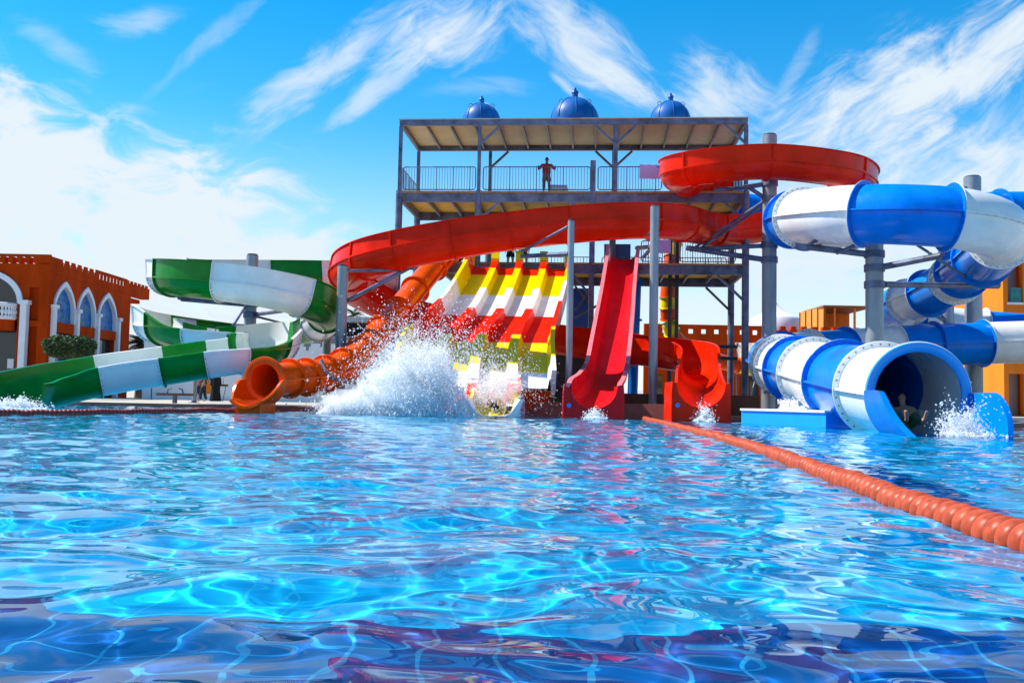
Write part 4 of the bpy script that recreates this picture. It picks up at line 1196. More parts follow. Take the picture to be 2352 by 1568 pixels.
float_line('float_line', [(1.98, 2.9, zc), (2.10, 3.95, zc), (2.32, 6.1, zc), (2.62, 8.6, zc), (2.98, 11.6, zc), (3.42, 17, zc), (3.9, 24, zc), (4.35, 31.0, zc)], 0.125, 0.092, M_float, 'long string of pale orange floats running from lower right to the red exits', None, 0.004)
lp = [PZ(-60, 954, 0.03), PZ(0, 951.5, 0.03), PZ(200, 949, 0.03), PZ(400, 946, 0.03), PZ(600, 943, 0.03), PZ(745, 941, 0.03)]
float_line('float_line', lp, 0.14, 0.105, M_floatd, 'dark red float line stretched along the water on the left', None, 0.006)

# ------------------------------------------------------------------ buildings
def face_wall(mb, O, A, U, segs, thick, m=0):
    """boxes on a wall face: O origin, A along, inward normal U; segs (a0,a1,z0,z1[,out])"""
    for s_ in segs:
        a0, a1, z0, z1 = s_[:4]; out = s_[4] if len(s_) > 4 else 0.0
        q = [O + A * a0 - U * out + Vector((0, 0, z0)), O + A * a1 - U * out + Vector((0, 0, z0)), O + A * a1 - U * out + Vector((0, 0, z1)), O + A * a0 - U * out + Vector((0, 0, z1))]
        mb.prism(q, U * (thick + out), m)

def slotted(mb, O, A, U, a0, a1, z0, z1, slots, zs0, zs1, thick):
    """parapet with see-through slots"""
    face_wall(mb, O, A, U, [(a0, a1, z0, zs0), (a0, a1, zs1, z1)], thick)
    x = a0
    for s0, s1 in slots:
        face_wall(mb, O, A, U, [(x, s0, zs0, zs1)], thick); x = s1
    face_wall(mb, O, A, U, [(x, a1, zs0, zs1)], thick)

def crenel(mb, O, A, U, a0, a1, z0, z1, n, thick):
    """stepped battlements between a0 and a1"""
    w = (a1 - a0) / n; h = z1 - z0
    for k in range(n):
        x = a0 + k * w
        face_wall(mb, O, A, U, [(x, x + w * 0.50, z0, z1), (x + w * 0.50, x + w * 0.62, z0, z0 + h * 0.55), (x + w * 0.62, x + w * 0.88, z0, z0 + h * 0.04), (x + w * 0.88, x + w, z0, z0 + h * 0.55)], thick)

def pointed_arch(w, h0, h1, n=10):
    """outline of a pointed-arch opening, width w, springing at h0, apex at h1 (list of (x, z) from left foot up and over to right foot)"""
    pts = []
    for k in range(n + 1):
        a = math.pi - (math.pi / 3) * k / n
        pts.append((w / 2 + w * math.cos(a), h0 + (h1 - h0) * math.sin(a) / 0.8660254))
    return pts + [(-x, z) for x, z in pts[-2::-1]]

def glass_mosaic():
    m = bpy.data.materials.new('stained glass'); m.use_nodes = True
    n, l = m.node_tree.nodes, m.node_tree.links; b = n['Principled BSDF']; b.inputs['Roughness'].default_value = 0.35; b.inputs['Specular IOR Level'].default_value = 0.2
    t = n.new('ShaderNodeTexCoord'); v = n.new('ShaderNodeTexVoronoi'); v.inputs['Scale'].default_value = 4.5
    r = n.new('ShaderNodeValToRGB'); e = r.color_ramp.elements
    e[0].position = 0.0; e[0].color = (0.005, 0.10, 0.32, 1); e[1].position = 1.0; e[1].color = (0.02, 0.22, 0.45, 1)
    for pos, c_ in ((0.35, (0.008, 0.15, 0.48, 1)), (0.6, (0.01, 0.18, 0.52, 1)), (0.72, (0.02, 0.22, 0.34, 1)), (0.90, (0.16, 0.17, 0.06, 1)), (0.93, (0.01, 0.03, 0.08, 1)), (0.96, (0.01, 0.16, 0.42, 1))):
        x = e.new(pos); x.color = c_
    r.color_ramp.interpolation = 'CONSTANT'
    sp = n.new('ShaderNodeSeparateColor')
    l.new(t.outputs['Object'], v.inputs['Vector']); l.new(v.outputs['Color'], sp.inputs[0]); l.new(sp.outputs[0], r.inputs[0]); l.new(r.outputs[0], b.inputs['Base Color'])
    return m
M_stain = glass_mosaic()

def left_building():
    X0, Y0 = -29.2, 59.6
    root = empty('restaurant_building', (X0, Y0, 0.1), 'terracotta building with battlements and three pointed stained glass windows at far left', 'building')
    zt = 9.0; th = 0.10
    # side wall (faces +X): O at the front corner, along +Y, inward -X
    O = Vector((X0, Y0, 0)); A = Vector((0, 1, 0)); U = Vector((-1, 0, 0))
    b = MB()
    zb = 7.95
    Lw = 12.9; Lp = 16.4
    wins = [(3.3, 2.45), (6.35, 2.45), (9.45, 2.6)]
    wins = [(2.12, 2.7), (5.32, 2.55), (8.7, 2.9)]
    x = 0.0
    for cx, w in wins:
        face_wall(b, O, A, U, [(x, cx - w / 2, 0.1, zb)], 0.6); x = cx + w / 2
    face_wall(b, O, A, U, [(x, Lw, 0.1, zb)], 0.6)
    for cx, w in wins:      # fill above each pointed arch
        ar = pointed_arch(w, 5.6, 7.35)
        for k in range(len(ar) - 1):
            (x0, z0), (x1, z1) = ar[k], ar[k + 1]
            q = [O + A * (cx + x0) + Vector((0, 0, z0)), O + A * (cx + x1) + Vector((0, 0, z1)), O + A * (cx + x1) + Vector((0, 0, zb)), O + A * (cx + x0) + Vector((0, 0, zb))]
            b.prism(q, U * 0.6)
    # parapet band with battlements and slots, running past the wall end
    face_wall(b, O, A, U, [(-0.003, Lp, zb, 8.45, 0.06)], 0.6)
    Op = O + Vector((0.06, 0, 0))
    face_wall(b, Op, A, U, [(-0.003, 6.6, 8.45, 8.60), (12.0, Lp, 8.45, 8.60), (-0.003, 1.15, 8.60, 9.0)], th)
    crenel(b, Op, A, U, 1.15, 6.6, 8.60, 9.0, 6, th)
    crenel(b, Op, A, U, 12.0, Lp, 8.60, 9.0, 6, th)
    face_wall(b, Op, A, U, [(6.6, 12.0, 8.82, 9.05)], th)
    slots = [(7.1 + k * 0.58, 7.1 + k * 0.58 + 0.32) for k in range(8)]
    x = 6.6
    for s0, s1 in slots + [(12.0, 12.0)]:
        face_wall(b, Op, A, U, [(x, s0, 8.45, 8.82)], th); x = s1
    # front wall (faces -Y)
    O2 = Vector((X0, Y0 - 0.003, 0)); A2 = Vector((-1, 0, 0)); U2 = Vector((0, 1, 0))
    face_wall(b, O2, A2, U2, [(-0.05, 0.16, 0.1, zb), (0.16, 1.2, 0.1, 7.0, -0.30), (0.16, 1.2, 7.0, zb), (1.2, 1.87, 0.1, zb), (0.12, 1.25, 4.55, 4.9, 0.02), (6.03, 14, 0.1, zb)], 0.6)
    b2 = MB()
    ar = [(-2.1 * math.cos(t), 6.0 + 1.75 * math.sin(t)) for t in np.linspace(0, math.pi, 21)]
    for k in range(len(ar) - 1):
        (x0, z0), (x1, z1) = ar[k], ar[k + 1]
        q = [O2 + A2 * (3.95 + x0) + Vector((0, 0, z0)), O2 + A2 * (3.95 + x1) + Vector((0, 0, z1)), O2 + A2 * (3.95 + x1) + Vector((0, 0, 8.2)), O2 + A2 * (3.95 + x0) + Vector((0, 0, 8.2))]
        b.prism(q, U2 * 0.55)
    face_wall(b, O2, A2, U2, [(-0.05, 14, 8.2 - 0.25, 8.5, 0.02), (-0.05, 14, 8.93, 9.1, 0.02)], 0.12)
    x = -0.05
    for k in range(14):
        s0 = 1.05 + k * 0.52
        face_wall(b, O2, A2, U2, [(x, s0, 8.55, 8.93, 0.02)], 0.5); x = s0 + 0.26
    face_wall(b, O2, A2, U2, [(x, 14, 8.5, 8.93, 0.02)], 0.12)
    off = len(b.v); b.v += b2.v; b.f += [tuple(i + off for i in f_) for f_ in b2.f]; b.m += b2.m
    # roof deck and rear closure
    b.box((X0 - 13.8, Y0 + 0.7, 7.6), (X0 - 0.65, Y0 + 16.3, 7.9))
    b.box((X0 - 13.8, Y0 + 12.6, 0.1), (X0 - 0.61, Y0 + 12.88, 7.59))
    b.build('wall', M_terra, root, smooth=0)
    # windows of the side: stained glass above, orange sill band, dark glazing below, white arch trim
    for cx, w in wins:
        ar = pointed_arch(w - 0.02, 5.6, 7.33)
        poly = [O + A * (cx + x0) + U * 0.16 + Vector((0, 0, z0)) for x0, z0 in ar] + [O + A * (cx + w / 2 - 0.01) + U * 0.16 + Vector((0, 0, 4.7)), O + A * (cx - w / 2 + 0.01) + U * 0.16 + Vector((0, 0, 4.7))]
        wd = MB().prism(poly, U * 0.05).build('window', M_stain, root, smooth=0)
        tr = MB(); rows = []
        oi = pointed_arch(w - 0.04, 5.6, 7.31); oo = pointed_arch(w + 0.36, 5.6, 7.66)
        path_i = [(-w / 2 + 0.02, 4.95)] + oi + [(w / 2 - 0.02, 4.95)]; path_o = [(-w / 2 - 0.16, 4.95)] + oo + [(w / 2 + 0.16, 4.95)]
        f = lambda x0, z0, d: O + A * (cx + x0) - U * d + Vector((0, 0, z0))
        for (a_, c_) in zip(path_i, path_o):
            rows.append([f(*a_, -0.155), f(*a_, 0.12), f(*c_, 0.12), f(*c_, 0.0)])
        tr.grid(rows, closed=True)
        tr.build('frame', M_trim, wd, smooth=20)
        MB().prism([O + A * (cx - w / 2 + 0.01) - U * 0.12 + Vector((0, 0, 4.28)), O + A * (cx + w / 2 - 0.01) - U * 0.12 + Vector((0, 0, 4.28)), O + A * (cx + w / 2 - 0.01) - U * 0.12 + Vector((0, 0, 4.94)), O + A * (cx - w / 2 + 0.01) - U * 0.12 + Vector((0, 0, 4.94))], U * 0.5).build('sill', M_terra, wd, smooth=0)
        MB().prism([O + A * (cx - w / 2 + 0.01) + U * 0.3 + Vector((0, 0, 0.1)), O + A * (cx + w / 2 - 0.01) + U * 0.3 + Vector((0, 0, 0.1)), O + A * (cx + w / 2 - 0.01) + U * 0.3 + Vector((0, 0, 4.28)), O + A * (cx - w / 2 + 0.01) + U * 0.3 + Vector((0, 0, 4.28))], U * 0.05).build('shop_glass', M_glass, root, smooth=0)
    for a in (0.52, 3.75, 6.92, 10.4):
        c_ = MB(); c_.box((X0 - 0.003, Y0 + a - 0.16, 0.1), (X0 + 0.30, Y0 + a + 0.16, 5.75)); c_.box((X0 - 0.003, Y0 + a - 0.24, 5.75), (X0 + 0.40, Y0 + a + 0.24, 5.98))
        c_.build('pilaster', M_trim, root, smooth=0)
    # front: white pillar, arch trim, balcony with balusters
    c_ = MB(); c_.box((X0 - 1.52, Y0 - 0.42, 0.1), (X0 - 1.12, Y0 - 0.02, 5.9)); c_.box((X0 - 1.62, Y0 - 0.52, 5.9), (X0 - 1.0, Y0 - 0.02, 6.15)); c_.build('pilaster', M_trim, root, smooth=0)
    tr = MB(); rows = []
    for t in np.linspace(0, math.pi, 25):
        c0 = O2 + A2 * 3.95 + Vector((0, 0, 6.0))
        g_ = lambda r1, r2, d: c0 - A2 * (r1 * math.cos(t)) + Vector((0, 0, r2 * math.sin(t))) - U2 * d
        rows.append([g_(2.06, 1.71, -0.45), g_(2.06, 1.71, 0.12), g_(2.4, 2.05, 0.12), g_(2.4, 2.05, 0.0)])
    tr.grid(rows, closed=True); tr.build('arch_trim', M_trim, root, smooth=30)
    MB().box((X0 - 6.2, Y0 + 0.50, 0.1), (X0 - 1.7, Y0 + 0.55, 7.9)).build('shop_glass', M_glass, root, smooth=0)
    bl = MB()
    def bow(t): return Vector((X0 - 3.95 + 2.0 * math.cos(t), Y0 - 0.1 - 1.0 * math.sin(t), 0))
    pts = [bow(t) for t in np.linspace(0.05, math.pi - 0.05, 24)]
    rows = [[p + Vector((0, 0, 4.25)), p + Vector((0, 0, 4.95))] for p in pts]
    bl.grid(rows); bl.grid([[p + Vector((0, 0, 4.25)), Vector((p.x, Y0 + 0.4, 4.25))] for p in pts]); bl.grid([[p + Vector((0, 0, 4.95)), Vector((p.x, Y0 + 0.4, 4.95))] for p in pts])
    bal = bl.build('balcony', M_terra, root, smooth=30)
    rl = MB(); rl.tube([p + Vector((0, 0, 5.85)) for p in pts], 0.12, 8); rl.tube([p + Vector((0, 0, 5.0)) for p in pts], 0.09, 8)
    rl.build('handrail', M_trim, bal)
    for p in pts[::1]:
        MB().lathe([(0.10, 5.06), (0.10, 5.14), (0.05, 5.2), (0.11, 5.4), (0.05, 5.62), (0.09, 5.68), (0.09, 5.74)], (p.x, p.y, 0), 10).build('baluster', M_trim, bal)
    dn = MB(); dn.box((X0 - 2.6, Y0 + 0.46, 1.9), (X0 - 2.2, Y0 + 0.495, 2.5)); dn.build('notice', M_trim, root, smooth=0)
    return root
left_building()

def box_building(name, label, u0, u1, Y, vt, vb, m, cat='building', depth=8.0, tr=None):
    a, b_ = P(u0, vt, Y), P(u1, vt, Y)
    root = empty(name, ((a.x + b_.x) / 2, Y, 0.1), label, cat)
    return root, a, b_
# terracotta block behind the tower, with slotted parapet and battlements
def back_block():
    Y = 70.0
    root = empty('restaurant_building', (20, Y, 0.1), 'low terracotta building with slotted parapet and stepped battlements behind the tower', 'building')
    xa, xb, xc, xd = P(1480, 750, Y).x, P(1722, 750, Y).x, P(1780, 750, Y).x, P(2010, 750, Y).x
    zt = P(1740, 748, Y).z; zs1, zs0 = P(1700, 757, Y).z, P(1700, 768, Y).z
    b = MB(); O = Vector((0, Y, 0)); A = Vector((1, 0, 0)); U = Vector((0, 1, 0))
    slots = []; x = xa + 0.4
    while x < xb + 0.6: slots.append((x, x + 0.42)); x += 0.95
    slotted(b, O, A, U, xa, xc - 0.35, 3.2, zt, slots, zs0, zs1, 0.45)
    crenel(b, O, A, U, xc - 0.35, xd, zt - 0.55, zt, 10, 0.45)
    face_wall(b, O, A, U, [(xc - 0.35, xd, 3.2, zt - 0.55)], 0.45)
    face_wall(b, O, A, U, [(xa, xd, 0.1, 3.2, -0.02)], 0.4)
    b.box((xa, Y + 0.5, zt - 1.3), (xd, Y + 14, zt - 1.05))
    b.build('wall', M_terra, root, smooth=0)
    # doors and shade hood at ground level
    for u0, u1 in ((1702, 1718), (1722, 1742), (1500, 1520)):
        a, b_ = P(u0, 850, Y - 0.1), P(u1, 905, Y - 0.1)
        MB().box((a.x, Y - 0.08, 0.11), (b_.x, Y + 0.01, 2.6)).build('door', M_glass, root, smooth=0)
    return root, zt
bb_root, bb_z = back_block()
# cream canopy with crumpled cloth below
a, b_ = P(1690, 786, 66), P(1752, 845, 66)
t = empty('canopy', (a.x, 66, 0.1), 'cream canvas canopy on the terracotta building beside the thick pole', 'canopy')
rows = []
for j in range(7):
    rows.append([Vector((a.x + (b_.x - a.x) * k / 14, 66.2 - 1.2 * math.sin(j / 6 * 1.5) - 0.05 * math.sin(k * 1.9 + j), a.z + (b_.z - a.z) * j / 6)) for k in range(15)])
mb = MB(); mb.grid(rows); mb.grid([[p + Vector((0, 0.05, -0.02)) for p in r] for r in rows])
mb.build('canvas', mat('cream canvas', (0.60, 0.50, 0.38), 0.9, var=0.35, vscale=1.3), t)
for x in (a.x + 0.1, b_.x - 0.1): MB().tube([(x, 66, 0.12), (x, 66, a.z - 0.05)], 0.06, 8).build('post', M_dark, t)

# white onion dome
c = P(1781, 765, 84)
k = 84 / F
d_root = empty('onion_dome', (c.x, 84, bb_z - 1.3), 'white onion shaped dome with pointed tip behind the battlements', 'dome')
prof = []
for t_ in np.linspace(0, 1, 26):
    # from the springing to the tip: round shoulder, then concave up to a point
    z = 77 * k * t_
    r_ = 64 * k * (math.sqrt(max(0.0, 1 - (t_ / 0.80) ** 2)) if t_ < 0.45 else None) if t_ < 0.45 else None
    if r_ is None:
        s = (t_ - 0.45) / 0.55
        r0 = 64 * k * math.sqrt(1 - (0.45 / 0.80) ** 2)
        r_ = r0 * ((1 - s) ** 1.75) + 0.02
    prof.append((max(r_, 0.02), z))
mb = MB(); mb.lathe([(64 * k, -3.0)] + prof, (c.x, 84, c.z), 40); mb.build('shell', M_plaster, d_root, smooth=60)
MB().lathe([(66 * k, bb_z - 1.3 - c.z - 2), (66 * k, -0.1), (63 * k, -0.05)], (c.x, 84, c.z), 40).build('drum', M_plaster, d_root, smooth=30)

# timber kiosk on the roof terrace
def kiosk():
    Y = 72.5
    a = P(1893, 701, Y); b_ = P(2000, 703, Y); zb = bb_z - 1.0
    al = P(1846, 711, Y + 4)
    root = empty('terrace_kiosk', ((a.x + b_.x) / 2, Y, zb), 'honey coloured timber kiosk open at the front on the roof terrace', 'kiosk')
    zt = a.z
    MB().prism([Vector((a.x, Y, zb)), Vector((al.x, Y + 5, zb)), Vector((al.x, Y + 5, zt - 0.1)), Vector((a.x, Y, zt - 0.1))], (0.12, 0.06, 0)).build('side_wall', M_wooda, root, smooth=0)
    for k_ in range(5):
        f = k_ / 4
        p = Vector((a.x + (al.x - a.x) * f - 0.02, Y + 5 * f - 0.05, 0))
        MB().beam(p + Vector((0, 0, zb)), p + Vector((0, 0, zt - 0.12)), 0.10, 0.10).build('batten', mat('dark batten', (0.22, 0.09, 0.02), 0.7) if k_ == 0 else bpy.data.materials['dark batten'], root, smooth=0)
    MB().box((a.x - 0.1, Y - 0.15, zt - 0.16), (b_.x, Y + 5.2, zt)).build('roof', bpy.data.materials['dark batten'], root, smooth=0)
    MB().box((a.x + 0.2, Y + 4.6, zb), (b_.x, Y + 4.7, zt - 0.17)).build('back_wall', M_wooda, root, smooth=0)
    for x in (a.x + 0.75, (a.x + b_.x) / 2 + 0.5, b_.x - 0.3):
        MB().box((x, Y, zb), (x + 0.14, Y + 0.14, zt - 0.17)).build('post', M_wooda, root, smooth=0)
    for x in np.linspace(a.x + 0.9, b_.x - 0.8, 3):
        MB().box((x, Y + 1.5, zb), (x + 0.85, Y + 2.2, zb + 1.0)).build('counter', mat('pale crate timber', (0.60, 0.52, 0.36), 0.8) if 'pale crate timber' not in bpy.data.materials else bpy.data.materials['pale crate timber'], root, smooth=0)
kiosk()

# tiled hip roof pavilion
def pavilion():
    Y = 78
    a, b_ = P(2140, 735, Y), P(2292, 731, Y); tp = P(2190, 684, Y + 4)
    root = empty('tiled_pavilion', ((a.x + b_.x) / 2, Y, 0.1), 'pavilion with a straw yellow tiled hip roof beyond the striped tubes', 'pavilion')
    m = bpy.data.materials.new('roof tiles'); m.use_nodes = True; n, l = m.node_tree.nodes, m.node_tree.links; b = n['Principled BSDF']; b.inputs['Roughness'].default_value = 0.8
    t = n.new('ShaderNodeTexCoord'); w = n.new('ShaderNodeTexWave'); w.bands_direction = 'Z'; w.inputs['Scale'].default_value = 1.6; w.inputs['Distortion'].default_value = 0.6
    r = n.new('ShaderNodeValToRGB'); r.color_ramp.elements[0].color = (0.20, 0.13, 0.05, 1); r.color_ramp.elements[1].color = (0.52, 0.42, 0.20, 1)
    l.new(t.outputs['Object'], w.inputs['Vector']); l.new(w.outputs['Fac'], r.inputs[0]); l.new(r.outputs[0], b.inputs['Base Color'])
    z0 = a.z + 0.5; z1 = tp.z
    x0, x1 = a.x - 1, b_.x
    mb = MB(); mb.add([(x0, Y, z0), (x1, Y, z0), (x1, Y + 9, z0), (x0, Y + 9, z0), (x0 + 2.6, Y + 4.5, z1), (x1 - 3.2, Y + 4.5, z1)], [(0, 1, 5, 4), (1, 2, 5), (2, 3, 4, 5), (3, 0, 4), (3, 2, 1, 0)])
    mb.build('roof', m, root, smooth=0)
    MB().box((x0 - 0.05, Y - 0.05, z0 - 0.30), (x1 + 0.05, Y + 0.2, z0 - 0.004)).build('fascia', M_wooda, root, smooth=0)
    for x in np.linspace(x0 + 0.5, x1 - 0.5, 5):
        MB().box((x - 0.12, Y + 0.4, 0.12), (x + 0.12, Y + 0.64, z0 - 0.31)).build('post', M_wooda, root, smooth=0)
    MB().box((x0 + 0.4, Y + 6, 0.12), (x1 - 0.4, Y + 6.3, z0 - 0.31)).build('wall', M_plaster, root, smooth=0)
pavilion()

# orange hotel block at the right edge
def hotel():
    Y = 62.0
    a = P(2303, 600, Y)
    root = empty('hotel_building', (a.x + 5, Y, 0.1), 'bright orange hotel block with recessed white balconies at the right edge', 'building')
    x0 = a.x; x1 = x0 + 16
    z = lambda v: P(2330, v, Y).z
    zt = z(505)
    xs0, xs1 = P(2315, 700, Y).x, P(2350, 700, Y).x
    b = MB()
    O = Vector((0, Y, 0)); A = Vector((1, 0, 0)); U = Vector((0, 1, 0))
    fl = [(0.1, z(865), ''), (z(865), z(820), 'w'), ]
    face_wall(b, O, A, U, [(x0, xs0, 0.1, zt), (xs1, x1, 0.1, zt), (xs0, xs1, z(770), z(695)), (xs0, xs1, z(600), zt), (xs0, xs1, z(858), z(826))], 0.5)
    b.box((x0, Y + 0.5, 0.1), (x0 + 0.45, Y + 9, zt)); b.box((x0, Y + 9, 0.1), (x1, Y + 9.4, zt)); b.box((x0, Y + 0.5, zt - 0.3), (x1, Y + 9, zt - 0.02))
    b.build('wall', M_oran, root, smooth=0)
    gr = mat('grey balcony render', (0.50, 0.50, 0.50), 0.8, var=0.05)
    MB().box((xs0 - 0.3, Y + 1.4, 0.1), (xs1 + 0.3, Y + 1.6, zt - 0.4)).build('recess_wall', gr, root, smooth=0)
    for vb in (695, 770):
        MB().box((xs0 - 0.05, Y - 0.02, z(vb) - 0.12), (xs1 + 0.02, Y + 1.38, z(vb) + 0.02)).build('balcony_slab', M_trim, root, smooth=0)
    rm = mat('turquoise railing', (0.02, 0.30, 0.28), 0.5)
    r = MB(); zb0, zb1 = z(692), z(662)
    for zz in (zb0, zb1): r.beam((xs0 + 0.25, Y + 0.1, zz), (xs1 - 0.1, Y + 0.1, zz), 0.05, 0.06)
    n = 7
    for k in range(n + 1):
        x = xs0 + 0.25 + (xs1 - xs0 - 0.35) * k / n
        r.beam((x, Y + 0.1, zb0), (x, Y + 0.1, zb1 + 0.03), 0.05 if k % 2 else 0.03, 0.04)
        if k < n:
            x2 = xs0 + 0.25 + (xs1 - xs0 - 0.35) * (k + 1) / n
            r.beam((x, Y + 0.1, zb0), (x2, Y + 0.1, zb1), 0.025, 0.025, up=(0, 1, 0))
    r.build('balcony_railing', rm, root, smooth=0)
hotel()

# hills far off at the right
hm = MB(); rows = []
hills_rng = np.random.default_rng(4)
xs = np.linspace(80, 900, 60)
hz = [6 + 60 * max(0, math.sin((x - 80) / 820 * math.pi)) * (0.7 + 0.3 * math.sin(x * 0.03) + 0.12 * math.sin(x * 0.11)) for x in xs]
rows = [[Vector((x, 760, 0)) for x in xs], [Vector((x, 800, h * 0.6)) for x, h in zip(xs, hz)], [Vector((x, 860, h)) for x, h in zip(xs, hz)], [Vector((x, 1000, 0)) for x in xs]]
hm.grid(rows)
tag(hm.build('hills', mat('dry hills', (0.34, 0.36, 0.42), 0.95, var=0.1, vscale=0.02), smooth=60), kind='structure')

# white battlemented wall behind the left slides
def white_wall():
    Y = 62
    root = empty('garden_wall', (-20, Y, 0.1), 'white battlemented wall behind the green flume and orange tube', 'wall')
    b = MB(); O = Vector((0, Y, 0)); A = Vector((1, 0, 0)); U = Vector((0, 1, 0))
    z1 = P(700, 788, Y).z; z0 = z1 - 0.5
    xa, xb = P(600, 780, Y).x, P(1020, 780, Y).x
    face_wall(b, O, A, U, [(xa, xb, 0.1, z0)], 0.35)
    crenel(b, O, A, U, xa, xb, z0, z1, 11, 0.35)
    x0 = P(352, 780, Y).x
    face_wall(b, O, A, U, [(x0, xa, 0.1, 2.7)], 0.3)
    b.build('wall', M_plaster, root, smooth=0)
    p = P(343, 776, Y); pm = MB(); w = 0.32
    face_wall(pm, O, A, U, [(p.x - w, p.x + w, 0.1, p.z - 0.25), (p.x - w, p.x - w * .45, p.z - 0.25, p.z), (p.x + w * .45, p.x + w, p.z - 0.25, p.z)], 0.5)
    for k in (-0.15, 0.0, 0.12): pm.tube([(p.x + k, Y + 0.2, p.z - 0.3), (p.x + k * 1.4, Y + 0.2, p.z + 0.75 + k)], 0.02, 5)
    pm.build('gate_pier', M_plaster, root, smooth=0)
    # orange panel door
    a, b_ = P(473, 866, Y - 0.1), P(497, 905, Y - 0.1)
    d_ = MB().box((a.x, Y - 0.06, 0.55), (b_.x, Y + 0.001, 2.45)).build('door', M_oran, root, smooth=0)
    MB().box((a.x - 0.1, Y - 0.07, 0.12), (b_.x + 0.1, Y - 0.002, 0.54)).build('plinth', M_trim, root, smooth=0)
white_wall()
# grey shed with flat roof
def shed():
    Y = 66
    a, b_ = P(694, 726, Y), P(905, 734, Y)
    root = empty('service_shed', ((a.x + b_.x) / 2, Y, 0.1), 'grey flat roofed service shed behind the white battlements', 'shed')
    zt = a.z
    MB().box((a.x - 0.3, Y - 0.4, zt - 0.35), (b_.x + 4, Y + 6, zt)).build('roof', mat('grey fascia', (0.42, 0.42, 0.42), 0.8, var=0.1), root, smooth=0)
    MB().box((a.x, Y, 0.1), (b_.x + 3.6, Y + 5.6, zt - 1.3)).build('wall', mat('grey shed wall', (0.22, 0.22, 0.235), 0.85, var=0.12), root, smooth=0)
    MB().box((a.x + 0.2, Y + 0.6, zt - 1.297), (b_.x + 3.4, Y + 5.2, zt - 0.353)).build('opening', M_black, root, smooth=0)  # solid black block painted as the shade in the gap under the roof
    tr = MB(); x = a.x + 1.2
    while x < b_.x + 3:
        tr.beam((x, Y + 0.2, zt - 0.36), (x + 0.45, Y + 0.2, zt - 0.85), 0.06, 0.06); tr.beam((x + 0.9, Y + 0.2, zt - 0.36), (x + 0.45, Y + 0.2, zt - 0.85), 0.06, 0.06); x += 2.6
    tr.build('truss', M_trim, root, smooth=0)
    MB().box((a.x - 2.2, Y - 0.2, 0.1), (a.x - 0.05, Y - 0.05, zt - 0.6)).build('canvas_screen', mat('pale canvas', (0.62, 0.60, 0.55), 0.9, var=0.08), root, smooth=0)
shed()

# ------------------------------------------------------------------ plants
def leaf_cloud(mb, pts, size, seed=0):
    g_ = np.random.default_rng(seed)
    for p in pts:
        n = Vector(g_.normal(size=3)).normalized(); t = n.orthogonal().normalized(); b = n.cross(t)
        s = size * (0.6 + 0.8 * g_.random()); c = Vector(p)
        mb.add([c + t * s, c + b * s * 0.5, c - t * s, c - b * s * 0.5], [(0, 1, 2, 3)])

def topiary():
    Y = 52; a, b_ = P(108, 770, Y), P(212, 824, Y)
    c = Vector(((a.x + b_.x) / 2, Y, (a.z + b_.z) / 2)); rx = (b_.x - a.x) / 2; rz = (a.z - b_.z) / 2; ry = 1.2
    root = empty('topiary_tree', (c.x, Y, 0.1), 'clipped flat topped dark topiary tree in front of the arched windows', 'tree')
    MB().tube([(c.x, Y, 0.1), (c.x + 0.05, Y, c.z - rz * 0.6)], [0.12, 0.08], 10).build('trunk', M_trunk, root)
    g_ = np.random.default_rng(3); mb = MB(); pts = []
    while len(pts) < 7000:
        q = g_.uniform(-1, 1, 3)
        bump = 1 + 0.10 * math.sin(q[0] * 7 + q[2] * 4) + 0.08 * math.sin(q[1] * 9 - q[0] * 5)
        e = (abs(q[0]) ** 3 + abs(q[1]) ** 3 + abs(q[2]) ** 2.6)
        if 0.35 < e < bump * (1.0 + 0.12 * g_.random() ** 4): pts.append((c.x + q[0] * rx, Y + q[1] * ry, c.z + q[2] * rz))
    leaf_cloud(mb, pts, 0.075, 1)
    mb.build('crown', M_leaf, root, smooth=0, fix=False)
    for k in range(5):
        a_ = k * 1.25; MB().tube([(c.x, Y, c.z - rz * 0.9), (c.x + math.cos(a_) * rx * 0.5, Y + math.sin(a_) * 0.5, c.z)], [0.06, 0.02], 6).build('branch', M_trunk, root)
topiary()

def palm(u, v, Y, L, label, seed, nf=26):
    c = P(u, v, Y); g_ = np.random.default_rng(seed)
    root = empty('palm_tree', (c.x, Y, 0.1), label, 'palm tree', 'date palms behind the left slides')
    MB().tube([(c.x, Y, 0.1), (c.x + 0.1, Y, c.z * 0.5), (c.x, Y, c.z)], [0.30, 0.22, 0.2], 12).build('trunk', M_trunk, root)
    mb = MB()
    for k in range(nf):
        az = g_.uniform(0, 6.283); el = g_.uniform(-0.35, 1.25); ln = L * g_.uniform(0.8, 1.1)
        d = Vector((math.cos(az), math.sin(az), 0)); prev = None
        for j in range(13):
            s = j / 12
            p = c + d * (ln * s * math.cos(el * (1 - 0.3 * s))) + Vector((0, 0, ln * (s * math.sin(el) - 0.55 * s * s)))
            if prev is not None:
                t = (p - prev).normalized(); sd = t.cross(Vector((0, 0, 1))).normalized() if abs(t.z) < 0.98 else Vector((1, 0, 0))
                mb.beam(prev, p, 0.035, 0.02)
                for sg in (-1, 1):
                    for q in (0.0, 0.5):
                        b0 = prev + (p - prev) * q; lf = ln * 0.26 * math.sin(math.pi * min(0.97, s * 0.85 + 0.1))
                        tip = b0 + (sd * sg * 0.8 + t * 0.75 + Vector((0, 0, -0.25))) * lf
                        mb.add([b0, b0 + t * 0.05, tip], [(0, 1, 2)])
            prev = p
    mb.build('crown', M_palm, root, smooth=0, fix=False)
palm(322, 790, 75, 1.75, 'small date palm between the terracotta building and the green flume', 5, 60)
palm(372, 795, 72, 1.3, 'dark low palm half hidden by the left coil of the green flume', 9, 50)
palm(812, 724, 82, 1.35, 'date palm showing above the grey shed roof', 7, 30)

